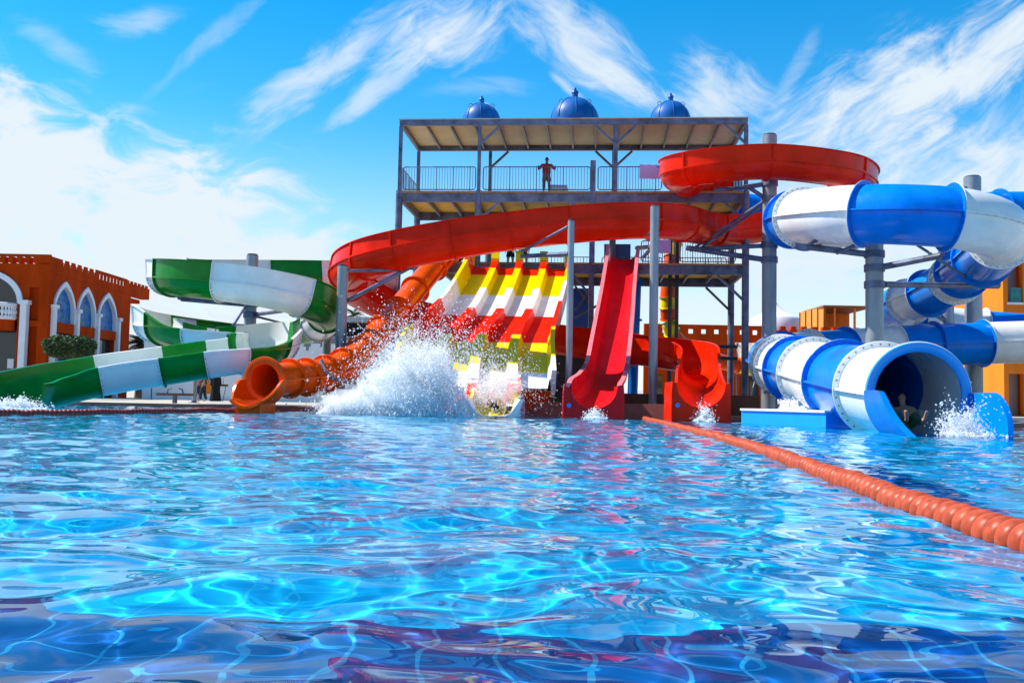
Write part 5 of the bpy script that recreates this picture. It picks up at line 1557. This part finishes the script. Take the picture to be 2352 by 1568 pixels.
# ------------------------------------------------------------------ small things
def generator():
    a, b_ = P(1240, 866, 37.2), P(1296, 914, 37.2)
    root = empty('pump_set', ((a.x + b_.x) / 2, 37.2, b_.z), 'dark pump engine in a black tube frame beside the crimson slide', 'pump')
    x0, x1, z0, z1 = a.x, b_.x, b_.z, a.z
    for y in (37.0, 37.9):
        MB().tube([(x0, y, z0), (x0, y, z1 - 0.1), (x0 + 0.08, y, z1), (x1 - 0.08, y, z1), (x1, y, z1 - 0.1), (x1, y, z0), (x0, y, z0)], 0.03, 8).build('frame', M_dark, root)
    MB().lathe([(0.10, 0), (0.22, 0.02), (0.24, 0.1), (0.24, 0.34), (0.20, 0.40), (0.08, 0.42)], (x0 + 0.32, 37.45, z0 + 0.10), 20).build('engine', mat('oily engine', (0.05, 0.025, 0.02), 0.4, var=0.4, vscale=8), root)
    MB().box((x0 + 0.5, 37.2, z0 + 0.05), (x1 - 0.08, 37.75, z0 + 0.5)).build('housing', bpy.data.materials['oily engine'], root, smooth=0)
    MB().tube([(x0 + 0.3, 37.4, z0 + 0.5), (x0 + 0.35, 37.35, z0 + 0.65), (x0 + 0.7, 37.35, z0 + 0.62), (x0 + 0.75, 37.4, z0 + 0.5)], 0.05, 8).build('exhaust', M_steel, root)
generator()
# yellow and orange striped corkscrew tube far behind
CK = [tuple(P(u, v, Y)) for (u, v, Y) in ((1548, 560, 51.5), (1543, 600, 51.2), (1536, 650, 51.0), (1534, 700, 51.0), (1538, 745, 51.3), (1556, 782, 51.8), (1600, 812, 52.4), (1655, 830, 53), (1710, 842, 53.5), (1775, 856, 54))]
ck, _ = tube_slide('corkscrew_slide', 'narrow yellow and orange banded tube dropping behind the tower', 'water slide', CK, [0, 0.7, 1.4, 2.0, 2.6, 3.2, 3.8, 4.6, 5.6, 6.6, 7.7, 9], [M_yellow, M_orange], 0.42, 0.47, bolts=False, seam=False, n=24)
# straight blue pipe slide behind the crimson slide
pa, pb = P(1462, 640, 49), P(1452, 905, 49)
t = empty('drop_tube', (pb.x, 49, 0.1), 'upright dark blue tube behind the crimson slide', 'water slide')
MB().tube([pa, (pa + pb) / 2, (pb.x, pb.y, 0.1)], 0.26, 20).build('tube', M_blue, t)
MB().tube([pa + Vector((0, 0, -2.2)), pa + Vector((0, 0, -2.1))], 0.32, 20).build('flange', M_blue, t)
# rack with sprayers on the block and bird-bath table on the left paving
p = P(511, 885, 55)
t = empty('planter_table', (p.x, 55, 0.12), 'thin legged table with a mossy planter tray on the left paving', 'planter')
MB().box((p.x - 0.28, 54.8, p.z - 0.05), (p.x + 0.28, 55.2, p.z + 0.07)).build('tray', mat('moss', (0.10, 0.12, 0.02), 0.9, var=0.3, vscale=12), t, smooth=0)
for dx in (-0.2, 0.2): MB().tube([(p.x + dx * 0.2, 55, 0.12), (p.x + dx, 55, p.z - 0.05)], 0.02, 6).build('leg', M_dark, t)
MB().tube([p + Vector((0.05, 0, 0.07)), p + Vector((0.04, 0, 0.4)), p + Vector((0.12, 0, 0.5)), p + Vector((0.14, 0, 0.72))], 0.015, 5).build('tap', M_steel, t)
# white rod leaning by the thick pole
a, b_ = P(1736, 866, 39), P(1722, 918, 39)
tag(MB().tube([a, b_], 0.02, 6).build('cleaning_pole', M_white), 'thin white rod leaning beside the far end of the striped tube', 'rod')
# hedge behind the block
g_ = np.random.default_rng(8); mb = MB(); pa, pb = P(1795, 932, 50), P(1905, 941, 50)
leaf_cloud(mb, [(g_.uniform(pa.x, pb.x), 50 + g_.uniform(-.3, .3), 0.12 + g_.uniform(0, 0.62) ) for _ in range(3000)], 0.06, 4)
tag(mb.build('hedge', M_leaf, smooth=0, fix=False), 'low clipped green hedge seen under the striped tube', 'hedge')

# plant room seen between the racer and the crimson slide
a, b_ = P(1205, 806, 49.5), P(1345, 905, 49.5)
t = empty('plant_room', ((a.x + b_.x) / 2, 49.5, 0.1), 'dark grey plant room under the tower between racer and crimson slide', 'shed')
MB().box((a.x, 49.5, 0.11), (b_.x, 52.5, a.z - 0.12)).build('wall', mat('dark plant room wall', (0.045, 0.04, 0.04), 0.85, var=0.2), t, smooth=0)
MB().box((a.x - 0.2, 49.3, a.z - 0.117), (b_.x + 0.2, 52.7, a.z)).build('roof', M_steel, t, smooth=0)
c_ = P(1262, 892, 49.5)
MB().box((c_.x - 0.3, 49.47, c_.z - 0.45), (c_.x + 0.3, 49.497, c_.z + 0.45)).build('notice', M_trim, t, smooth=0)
# ------------------------------------------------------------------ people
def skin_mesh(name, joints, bones, m, parent, root='pelvis', sub=2, loc=None):
    """joints: name -> (point, radius_x, radius_y); bones: pairs. One continuous skinned surface."""
    names = list(joints); idx = {n: i for i, n in enumerate(names)}
    me = bpy.data.meshes.new(name)
    o_ = origin_of(parent) if parent is not None else Vector((0, 0, 0))
    me.from_pydata([tuple(Vector(joints[n][0]) - o_) for n in names], [(idx[a], idx[b]) for a, b in bones], [])
    me.materials.append(m)
    o = bpy.data.objects.new(name, me); col.objects.link(o)
    if parent is not None: o.parent = parent
    sk = o.modifiers.new('skin', 'SKIN'); sk.use_smooth_shade = True; sk.branch_smoothing = 0.6
    if not me.skin_vertices: bm = bmesh.new(); bm.from_mesh(me); bm.verts.layers.skin.verify(); bm.to_mesh(me); bm.free()
    for n in names:
        d = me.skin_vertices[0].data[idx[n]]; d.radius = (joints[n][1], joints[n][2]); d.use_root = (n == root)
    ss = o.modifiers.new('sub', 'SUBSURF'); ss.levels = sub; ss.render_levels = sub
    return o

def make_person(base, face, pose, label, shirt=None, shorts=None, hair=M_hair, skin=M_skin, trousers=None, robe=None, group=None, scale=1.0, fingers=True, cap=None, hide_legs=False):
    """pose: joint -> (side, forward, up) in metres from the base point; face: direction the body faces"""
    fv = Vector(face); fv.z = 0; fv.normalize(); sv = Vector((-fv.y, fv.x, 0)) * -1.0     # the person's right hand side is +side
    B = Vector(base)
    W = lambda p: B + sv * (p[0] * scale) + fv * (p[1] * scale) + Vector((0, 0, p[2] * scale))
    root = empty('person', B, label, 'person', group)
    J = {}
    def j(n, p, rx, ry=None): J[n] = (W(p), rx * scale, (ry or rx) * scale)
    g = pose
    j('pelvis', g['pelvis'], .20, .14); j('waist', g['waist'], .185, .135); j('chest', g['chest'], .225, .15); j('neck0', g['neck'], .075, .075)
    h = Vector(g['head']); nk = Vector(g['neck']); hd = (h - nk).normalized()
    j('neck1', tuple(nk + hd * 0.06), .056); j('jaw', tuple(nk + hd * 0.12 ), .066, .078); j('skull', tuple(nk + hd * 0.20), .076, .092); j('crown', tuple(nk + hd * 0.265), .05, .06)
    bones = [('pelvis', 'waist'), ('waist', 'chest'), ('chest', 'neck0'), ('neck0', 'neck1'), ('neck1', 'jaw'), ('jaw', 'skull'), ('skull', 'crown')]
    for s in ('L', 'R'):
        sh, el, wr, hn = g['sh' + s], g['el' + s], g['wr' + s], g['ha' + s]
        j('sh' + s, sh, .078); j('ua' + s, tuple((Vector(sh) + Vector(el)) / 2), .062); j('el' + s, el, .050); j('fa' + s, tuple(Vector(el) * .6 + Vector(wr) * .4), .041); j('wr' + s, wr, .027, .024)
        hv = (Vector(hn) - Vector(wr)); j('pm' + s, tuple(Vector(wr) + hv * 0.55), .036, .020); j('kn' + s, hn, .036, .017)
        bones += [('chest', 'sh' + s), ('sh' + s, 'ua' + s), ('ua' + s, 'el' + s), ('el' + s, 'fa' + s), ('fa' + s, 'wr' + s), ('wr' + s, 'pm' + s), ('pm' + s, 'kn' + s)]
        hp, kn, an, to = g['hp' + s], g['kn_' + s], g['an' + s], g['to' + s]
        j('hp' + s, hp, .115); j('th' + s, tuple((Vector(hp) + Vector(kn)) / 2), .098); j('knee' + s, kn, .068); j('cf' + s, tuple(Vector(kn) * .65 + Vector(an) * .35), .066); j('an' + s, an, .036)
        fd = Vector(to) - Vector(an); j('ft' + s, tuple(Vector(an) + fd * 0.6), .040, .030); j('to' + s, to, .040, .020)
        bones += [('pelvis', 'hp' + s), ('hp' + s, 'th' + s), ('th' + s, 'knee' + s), ('knee' + s, 'cf' + s), ('cf' + s, 'an' + s), ('an' + s, 'ft' + s), ('ft' + s, 'to' + s)]
    body = skin_mesh('body', J, bones, skin, root)
    # five fingers on each hand, short chains curled from the knuckles
    if fingers:
        for s in ('L', 'R'):
            wr, hn = W(g['wr' + s]), W(g['ha' + s]); d = (hn - wr).normalized()
            cur = Vector(g.get('curl' + s, (0, 0, -1))); cv = sv * cur[0] + fv * cur[1] + Vector((0, 0, cur[2])); cv = (cv - d * cv.dot(d)); cv = cv.normalized() if cv.length > 1e-3 else d.orthogonal().normalized()
            ac = d.cross(cv)
            for k, (off, ln) in enumerate(((-.030, .070), (-.010, .080), (.010, .076), (.029, .060))):
                p0 = hn + ac * off - d * 0.012; p1 = p0 + d * ln * .5 * scale + cv * .012; p2 = p1 + d * ln * .22 + cv * ln * .35; p3 = p2 - d * ln * 0.05 + cv * ln * .38
                JJ = {'a': (p0, .010, .010), 'b': (p1, .0095, .0095), 'c': (p2, .009, .009), 'd': (p3, .008, .008)}
                skin_mesh('finger', JJ, [('a', 'b'), ('b', 'c'), ('c', 'd')], skin, root, root='a', sub=1)
            p0 = wr + (hn - wr) * .35 + ac * -.024; p1 = p0 - ac * .034 + d * .026; p2 = p1 - ac * .006 + d * .030 + cv * .018
            skin_mesh('thumb', {'a': (p0, .012, .012), 'b': (p1, .011, .011), 'c': (p2, .009, .009)}, [('a', 'b'), ('b', 'c')], skin, root, root='a', sub=1)
    # head details
    hc = W(tuple(nk + hd * 0.19)); up = (W(tuple(nk + hd)) - W(tuple(nk))).normalized()
    ff = Vector(g.get('look', (0, 1, 0))); fw = (sv * ff[0] + fv * ff[1] + Vector((0, 0, ff[2]))); fw = (fw - up * fw.dot(up)).normalized(); rt = fw.cross(up)
    def ell(nm, c_, a, b_, d_, m, ax=None):
        mb = MB(); rows = []
        for i in range(9):
            th = math.pi * (i + 0.001) / 8.002
            rows.append([c_ + rt * (a * math.sin(th) * math.cos(q)) + fw * (b_ * math.sin(th) * math.sin(q)) + up * (d_ * math.cos(th)) for q in [2 * math.pi * k / 14 for k in range(14)]])
        mb.grid(rows, closed=True); return mb.build(nm, m, root, smooth=80)
    if hair is not None:
        mb = MB(); rows = []
        for i in range(9):
            th = math.pi * 0.60 * (i + 0.02) / 8
            rows.append([hc + up * 0.012 - fw * 0.012 + rt * (.086 * math.sin(th) * math.cos(q)) + fw * ((.100 if math.sin(q) < 0 else .084 * (1.12 if th < 1.0 else 0.96)) * math.sin(th) * math.sin(q)) + up * (.112 * math.cos(th) - (0.02 if math.sin(q) < -0.2 and i > 6 else 0)) for q in [2 * math.pi * k / 18 for k in range(18)]])
        mb.grid(rows, closed=True); mb.build('hair', hair, root, smooth=80)
    ell('nose', hc + fw * 0.098 - up * 0.018, .014, .022, .022, skin)
    for s in (-1, 1):
        ell('ear', hc + rt * (0.083 * s) - up * 0.012, .010, .022, .032, skin)
        ell('eye', hc + fw * 0.086 + rt * (0.032 * s) + up * 0.008, .013, .008, .008, M_hair)
    ell('mouth', hc + fw * 0.088 - up * 0.062, .024, .008, .007, mat('lips', (0.25, 0.07, 0.05), 0.5) if 'lips' not in bpy.data.materials else bpy.data.materials['lips'])
    # clothes follow the same joints a little further out
    ex = lambda n, k: (J[n][0], J[n][1] * k * 1.06 + 0.014, J[n][2] * k * 1.06 + 0.016)
    if shirt is not None:
        JJ = {n: ex(n, 1.10) for n in ('waist', 'chest', 'shL', 'shR', 'uaL', 'uaR')}
        JJ['pelvis'] = (J['pelvis'][0] - (J['waist'][0] - J['pelvis'][0]) * 0.35, J['pelvis'][1] * 1.10 + .02, J['pelvis'][2] * 1.14 + .02)
        JJ['col'] = (J['chest'][0] + (J['neck0'][0] - J['chest'][0]) * 0.75, .085 * scale, .08 * scale)
        bs = [('pelvis', 'waist'), ('waist', 'chest'), ('chest', 'col'), ('chest', 'shL'), ('chest', 'shR'), ('shL', 'uaL'), ('shR', 'uaR')]
        for s in ('L', 'R'):
            JJ['sl' + s] = (J['ua' + s][0] * .3 + J['el' + s][0] * .7, (.075 * scale), .075 * scale); bs.append(('ua' + s, 'sl' + s))
            if robe is not None:
                JJ['fs' + s] = (J['fa' + s][0], .075 * scale, .075 * scale); JJ['cu' + s] = (J['wr' + s][0], .085 * scale, .085 * scale); bs += [('sl' + s, 'fs' + s), ('fs' + s, 'cu' + s)]
        skin_mesh('shirt', JJ, bs, shirt, root)
    if shorts is not None or trousers is not None:
        JJ = {n: ex(n, 1.10) for n in ('pelvis', 'hpL', 'hpR', 'thL', 'thR')}; bs = [('pelvis', 'hpL'), ('pelvis', 'hpR'), ('hpL', 'thL'), ('hpR', 'thR')]
        JJ['top'] = (J['pelvis'][0] + (J['waist'][0] - J['pelvis'][0]) * 0.5, J['waist'][1] * 1.06 + .008, J['waist'][2] * 1.06 + .008); bs.append(('pelvis', 'top'))
        for s in ('L', 'R'):
            if trousers is not None:
                JJ['k' + s] = ex('knee' + s, 1.15); JJ['c' + s] = ex('cf' + s, 1.1); JJ['a' + s] = (J['an' + s][0] + Vector((0, 0, 0.03)), .075 * scale, .075 * scale)
                bs += [('th' + s, 'k' + s), ('k' + s, 'c' + s), ('c' + s, 'a' + s)]
            else:
                JJ['k' + s] = (J['th' + s][0] * .35 + J['knee' + s][0] * .65, .11 * scale, .11 * scale); bs.append(('th' + s, 'k' + s))
        skin_mesh('trousers' if trousers is not None else 'shorts', JJ, bs, trousers or shorts, root)
    if robe is not None:
        c0 = W((0, 0, 0))
        prof = [(0.30, 0.02), (0.31, 0.10), (0.27, 0.5), (0.235, 0.95), (0.21, 1.15), (0.25, 1.38), (0.13, 1.46), (0.08, 1.50)]
        mb = MB(); rows = []
        for r_, z in prof:
            rows.append([c0 + sv * (r_ * math.cos(a) * (1 + 0.05 * math.sin(5 * a + z * 3))) + fv * (r_ * 0.78 * math.sin(a) * (1 + 0.06 * math.sin(7 * a))) + Vector((0, 0, z)) for a in [2 * math.pi * k / 36 for k in range(36)]])
        mb.grid(rows, closed=True); mb.build('robe', robe, root, smooth=60)
    return root

def standing(arm=None, stride=0.0):
    g = dict(pelvis=(0, 0, .94), waist=(0, 0, 1.10), chest=(0, -.01, 1.30), neck=(0, 0, 1.47), head=(0, .02, 1.66),
             hpL=(-.10, 0, .88), hpR=(.10, 0, .88), kn_L=(-.12, .02 + stride * .6, .49), kn_R=(.12, .02 - stride * .5, .49), anL=(-.13, stride, .08), anR=(.13, -stride, .08), toL=(-.15, .17 + stride, .03), toR=(.15, .17 - stride, .03))
    for s, k in (('L', -1), ('R', 1)):
        g['sh' + s] = (.19 * k, -.01, 1.40); g['el' + s] = (.24 * k, -.03, 1.12); g['wr' + s] = (.24 * k, .06, .88); g['ha' + s] = (.24 * k, .09, .79)
    g['curlL'] = (.6, .6, 0); g['curlR'] = (-.6, .6, 0)
    if arm == 'rail':
        for s, k in (('L', -1), ('R', 1)):
            g['sh' + s] = (.20 * k, -.01, 1.41); g['el' + s] = (.40 * k, .02, 1.17); g['wr' + s] = (.40 * k, .22, 1.265); g['ha' + s] = (.40 * k, .31, 1.28)
        g['curlL'] = (0, .2, -1); g['curlR'] = (0, .2, -1)
    return g

# guard leaning on the top railing
b = T(ux(1257), 0.40, Z2)
make_person(b, (0, -1, 0), standing('rail'), 'lifeguard in red shirt and khaki shorts leaning on the top railing', shirt=M_redshirt, shorts=M_khaki, skin=M_skindark)
# two guests waiting at the middle platform
for u, y, lab, sh in ((1168, 2.2, 'person in dark shirt waiting behind the left start of the striped racer', M_black), (1200, 2.6, 'person in teal top waiting behind the middle start of the striped racer', M_navy)):
    make_person(T(ux(u), y, Z1), (-0.2, -1, 0), standing(), lab, shirt=sh, shorts=M_black, skin=M_skin, fingers=False)
# people on the left paving
zl = 0.12
for u, Y, lab, kw in ((455, 54.0, 'person in purple grey trousers walking below the green flume', dict(trousers=M_purple, shirt=M_redshirt)), (467, 53.4, 'person in dark teal clothes walking left of the orange door', dict(trousers=M_navy, shirt=M_navy)), (495, 54.5, 'person in a long black robe standing right of the orange door', dict(robe=M_black, hair=M_black, shirt=M_black))):
    p = P(u, 905, Y); make_person((p.x, Y, zl), (-1, -0.3, 0) if 'robe' not in kw else (0.3, -1, 0), standing(stride=0.16 if 'robe' not in kw else 0), lab, fingers=False, **kw)

def reclining(knee=0.15):
    """on the back, feet towards the viewer"""
    g = dict(pelvis=(0, 0, .13), waist=(0, -.16, .20), chest=(0, -.34, .34), neck=(0, -.47, .47), head=(0, -.55, .66),
             hpL=(-.10, .05, .13), hpR=(.10, .05, .13), kn_L=(-.15, .46, .22 + knee), kn_R=(.15, .46, .22 + knee), anL=(-.15, .86, .20), anR=(.15, .86, .20), toL=(-.19, .93, .40), toR=(.19, .93, .40), look=(0, 1, -.1))
    for s, k in (('L', -1), ('R', 1)):
        g['sh' + s] = (.19 * k, -.36, .42); g['el' + s] = (.30 * k, -.30, .20); g['wr' + s] = (.28 * k, -.06, .12); g['ha' + s] = (.27 * k, .03, .11)
    return g
# rider coming out of the big striped tube
p = P(2146, 960, 20.6)
make_person((8.95, 21.55, 0.04), (-0.22, -1, 0), reclining(), 'rider in green shorts sliding feet first out of the big tube mouth', shorts=mat('green swim shorts', (0.02, 0.16, 0.04), 0.8), hair=M_hair, scale=1.15)
# rider in the spray of the third racer lane
make_person((-0.55, 32.5, 0.16), (0, -1, 0), reclining(), 'rider lying feet first in the spray at the white racer exit', shorts=M_navy)
# swimmers just landed, hidden to the shoulders
sw = reclining()
p = PZ(757, 940, 0.0)
make_person((p.x, p.y, -0.42), (0.2, -1, 0), sw, 'swimmer with only the head above water at left of the big splash', shorts=M_navy)
# ------------------------------------------------------------------ flying water
OCT_V = np.array([(1, 0, 0), (-1, 0, 0), (0, 1, 0), (0, -1, 0), (0, 0, 1), (0, 0, -1)], float)
OCT_F = np.array([(0, 2, 4), (2, 1, 4), (1, 3, 4), (3, 0, 4), (2, 0, 5), (1, 2, 5), (3, 1, 5), (0, 3, 5)])
ICO = MB(); ICO.ico((0, 0, 0), 1.0)
ICO_V = np.array(ICO.v, float); ICO_F = np.array(ICO.f)
def drops(name, pts, rad, vel, label, seed=0, fine=False):
    BV, BF = (ICO_V, ICO_F) if fine else (OCT_V, OCT_F); nv = len(BV)
    n = len(pts); g_ = np.random.default_rng(seed)
    v = BV[None] * rad[:, None, None] * g_.uniform(0.8, 1.2, (n, nv, 1))
    # stretch along flight
    sp = np.linalg.norm(vel, axis=1, keepdims=True) + 1e-6; d = vel / sp
    k = np.minimum(sp / 5.0, 1.0) * 0.9
    v = v + (np.einsum('nij,nj->ni', v, d)[:, :, None] * d[:, None, :]) * k[:, None, :]
    v = (v + pts[:, None, :]).reshape(-1, 3)
    f = (BF[None] + nv * np.arange(n)[:, None, None]).reshape(-1, 3)
    me = bpy.data.meshes.new(name)
    me.vertices.add(len(v)); me.vertices.foreach_set('co', v.astype(np.float32).ravel())
    me.loops.add(f.size); me.loops.foreach_set('vertex_index', f.astype(np.int32).ravel())
    me.polygons.add(len(f)); me.polygons.foreach_set('loop_start', (3 * np.arange(len(f))).astype(np.int32))
    me.update(calc_edges=True)
    me.polygons.foreach_set('use_smooth', [True] * len(f))
    me.materials.append(M_foam)
    o = bpy.data.objects.new(name, me); col.objects.link(o)
    return tag(o, label, 'splash', kind='stuff')

def jets(n_streams, per, base_lo, base_hi, vmean, vsd, seed, tmax=None, spread=0.25, rmed=0.013, z0=0.0, clump=0.35):
    """droplets along ballistic sheets thrown up from a base box"""
    g_ = np.random.default_rng(seed); P_, R_, V_ = [], [], []
    for _ in range(n_streams):
        b0 = g_.uniform(base_lo, base_hi); v0 = np.array(vmean) + g_.normal(size=3) * np.array(vsd)
        v0[2] = abs(v0[2])
        tt = 2 * v0[2] / 9.8
        c = g_.uniform(0.05, 1.0)
        t = np.clip(c * tt + g_.normal(size=per) * clump * tt * 0.5, 0.0, tt)
        v = v0[None] * (1 + g_.normal(size=(per, 1)) * 0.07) + g_.normal(size=(per, 3)) * spread
        p = b0[None] + v * t[:, None]; p[:, 2] -= 4.9 * t ** 2
        ve = v.copy(); ve[:, 2] -= 9.8 * t
        ok = p[:, 2] > z0
        P_.append(p[ok]); V_.append(ve[ok]); R_.append(rmed * np.exp(g_.normal(size=ok.sum()) * 0.45))
    return np.concatenate(P_), np.concatenate(R_), np.concatenate(V_)

def cloud(n, fn_top, x0, x1, y0, y1, seed, rmed, pw=1.0):
    """dense white water filling under a ragged top outline"""
    g_ = np.random.default_rng(seed)
    x = g_.uniform(x0, x1, n); top = np.array([fn_top(a) for a in x])
    z = top * g_.random(n) ** pw; y = g_.uniform(y0, y1, n)
    p = np.stack([x, y, z], -1)
    # break the mass into lumps with a cheap trigonometric noise
    q = np.sin(p[:, 0] * 5.1 + 2.2 * np.sin(p[:, 2] * 4.3)) * np.sin(p[:, 2] * 5.7 + 1.7 * np.sin(p[:, 0] * 3.7 + p[:, 1] * 2)) + 0.6 * np.sin(p[:, 0] * 11 + p[:, 2] * 9 + p[:, 1] * 4)
    keep = g_.random(n) < np.clip(0.62 + 0.45 * q - 0.45 * (z / (top + 1e-6)) ** 1.5, 0.04, 1)
    p = p[keep]
    return p, rmed * np.exp(g_.normal(size=len(p)) * 0.5), g_.normal(size=p.shape) * 1.0 + np.array([0, -1, 2.0])

def main_splash():
    Y = 30.3
    ol = [(740, 945), (765, 926), (805, 902), (850, 862), (890, 826), (930, 798), (965, 780), (1000, 785), (1030, 815), (1046, 850), (1064, 890), (1078, 945)]
    wx = [P(u, v, Y).x for u, v in ol]; wz = [max(0.03, P(u, v, Y).z) for u, v in ol]
    top = lambda x: float(np.interp(x, wx, wz))
    a = cloud(52000, top, wx[0], wx[-1], Y - 0.7, Y + 1.0, 1, 0.0125, 1.15)
    a2 = cloud(46000, lambda x: 0.72 * top(x), wx[0], wx[-1], Y - 0.9, Y + 0.8, 12, 0.0105, 1.2)
    cx = P(960, 940, Y).x
    b = jets(560, 46, (wx[0] + 1.9, Y - 0.6, 0), (wx[-1] - 0.9, Y + 0.8, 0.1), (-0.1, -0.5, 5.0), (0.75, 0.6, 0.9), 2, rmed=0.0098)
    c = jets(200, 44, (cx - 0.7, Y - 0.4, 0), (cx + 0.8, Y + 0.6, 0.3), (0.1, 0.0, 6.6), (1.1, 0.5, 0.6), 3, rmed=0.0105)
    d = jets(150, 30, (wx[0] - 0.1, Y - 0.6, 0), (wx[4], Y + 0.5, 0.1), (-0.4, -0.4, 2.2), (0.6, 0.5, 0.7), 4, rmed=0.0095)
    e = jets(70, 190, (cx - 1.1, Y - 0.5, 0), (cx + 0.9, Y + 0.6, 0.2), (-0.1, -0.3, 5.6), (1.0, 0.6, 0.9), 5, rmed=0.0095, spread=0.07, clump=0.16)
    pts = np.concatenate([e[0], a[0], a2[0], b[0], c[0], d[0]]); rad = np.concatenate([e[1], a[1], a2[1], b[1], c[1], d[1]]); vel = np.concatenate([e[2], a[2], a2[2], b[2], c[2], d[2]])
    drops('splash', pts, rad, vel, 'huge white splash where a rider hits the water beside the racer', 1)
    # second plume in front of the third lane
    ol = [(1068, 940), (1085, 900), (1110, 862), (1140, 850), (1165, 845), (1185, 850), (1200, 880), (1206, 935)]
    Y2 = 32.2
    wx = [P(u, v, Y2).x for u, v in ol]; wz = [max(0.1, P(u, v, Y2).z) for u, v in ol]
    a = cloud(9500, lambda x: float(np.interp(x, wx, wz)), wx[0], wx[-1], Y2 - 0.2, Y2 + 1.2, 21, 0.0125, 1.0)
    b = jets(190, 36, (wx[0] + 0.2, Y2, 0.2), (wx[-1] - 0.2, Y2 + 0.9, 0.4), (0.0, -0.3, 4.6), (0.7, 0.4, 0.9), 22, rmed=0.009)
    drops('splash', np.concatenate([a[0], b[0]]), np.concatenate([a[1], b[1]]), np.concatenate([a[2], b[2]]), 'thin white spray hanging over the white racer exit', 2)

def mist(name, blobs, dens, label, seed):
    """soft spray: a lumpy closed body of very fine droplets (even volume)"""
    g_ = np.random.default_rng(seed)
    m = bpy.data.materials.new(name); m.use_nodes = True
    n, l = m.node_tree.nodes, m.node_tree.links; n.clear()
    v = n.new('ShaderNodeVolumePrincipled'); v.inputs['Color'].default_value = (0.97, 0.99, 1.0, 1); v.inputs['Density'].default_value = dens; v.inputs['Anisotropy'].default_value = 0.2
    o = n.new('ShaderNodeOutputMaterial'); l.new(v.outputs[0], o.inputs['Volume'])
    mb = MB()
    for (c, rx, ry, rz) in blobs:
        ph = g_.uniform(0, 6, 6); rows = []
        for i in range(17):
            th = math.pi * (i + 0.001) / 16.002
            row = []
            for k in range(28):
                a = 2 * math.pi * k / 28
                d = Vector((math.sin(th) * math.cos(a), math.sin(th) * math.sin(a), math.cos(th)))
                q = 1 + 0.16 * math.sin(3 * d.x + ph[0] + 2 * d.z) + 0.13 * math.sin(5 * d.z + ph[1] + 3 * d.y) + 0.09 * math.sin(9 * d.x + 7 * d.z + ph[2]) + 0.06 * math.sin(15 * d.z - 11 * d.x + ph[3])
                row.append(Vector(c) + Vector((d.x * rx, d.y * ry, d.z * rz)) * q)
            rows.append(row)
        mb.grid(rows, closed=True)
    ob = mb.build(name, m, smooth=180)
    return tag(ob, label, 'spray', kind='stuff')
main_splash()
Ym = 30.4
def MP(u, v, ru, rv, ry=0.6, Y=Ym):
    p = P(u, v, Y); k = Y / F
    return ((p.x, p.y, p.z), ru * k, ry, rv * k)
mist('spray_mist', [MP(955, 893, 95, 60, 0.8, 30.1)], 2.4, 'soft white mist low in the huge splash beside the racer', 1)
mist('spray_mist', [MP(855, 918, 105, 30, 0.7, 30.0)], 1.5, 'low white mist drifting at left of the huge splash', 5)
mist('spray_mist', [MP(980, 868, 66, 66, 0.6, 30.5)], 1.6, 'soft white mist in the tall crest of the huge splash', 2)
mist('spray_mist', [MP(1145, 897, 50, 42, 0.5, 32.4)], 0.65, 'thin white mist over the white racer exit', 3)
def small(u, v, n, h, w, label, seed, z=0.0, Y=None, r=0.011):
    p = PZ(u, v, z) if Y is None else P(u, v, Y)
    base = np.array([p.x, p.y, max(p.z, 0)])
    vz = math.sqrt(2 * 9.8 * h)
    a = jets(n, 26, base - np.array([w * .3, .2, 0]), base + np.array([w * .3, .1, 0.03]), (0, -0.25, vz * 0.8), (w * 1.0, 0.4, vz * 0.22), seed, rmed=r, spread=0.2)
    b = jets(n, 20, base - np.array([w * .6, .5, 0]), base + np.array([w * .6, .1, 0.02]), (0, -0.7, vz * 0.3), (w * 1.3, 0.6, vz * 0.12), seed + 50, rmed=r * 1.2, spread=0.15)
    drops('splash', np.concatenate([a[0], b[0]]), np.concatenate([a[1], b[1]]), np.concatenate([a[2], b[2]]), label, seed, True)
small(1363, 962, 55, 0.20, 0.45, 'small white splash at the foot of the crimson slide', 31)
small(1614, 968, 65, 0.36, 0.38, 'white splash falling from the lip of the winding red flume', 32)
small(573, 938, 90, 0.40, 0.55, 'white water frothing at the mouth of the orange tube', 33)
small(2200, 1002, 120, 0.50, 0.60, 'splash at the rider\'s feet in the mouth of the big tube', 34, r=0.0085)
small(45, 941, 110, 0.22, 1.2, 'foaming white water at the end of the green flume', 35)
for k, (u, lab) in enumerate(((1800, 'low water spray on the blue block, left one'), (1822, 'low water spray on the blue block, right one'))):
    small(u, 941, 30, 0.30, 0.2, lab, 36 + k, Y=26.9, r=0.009)
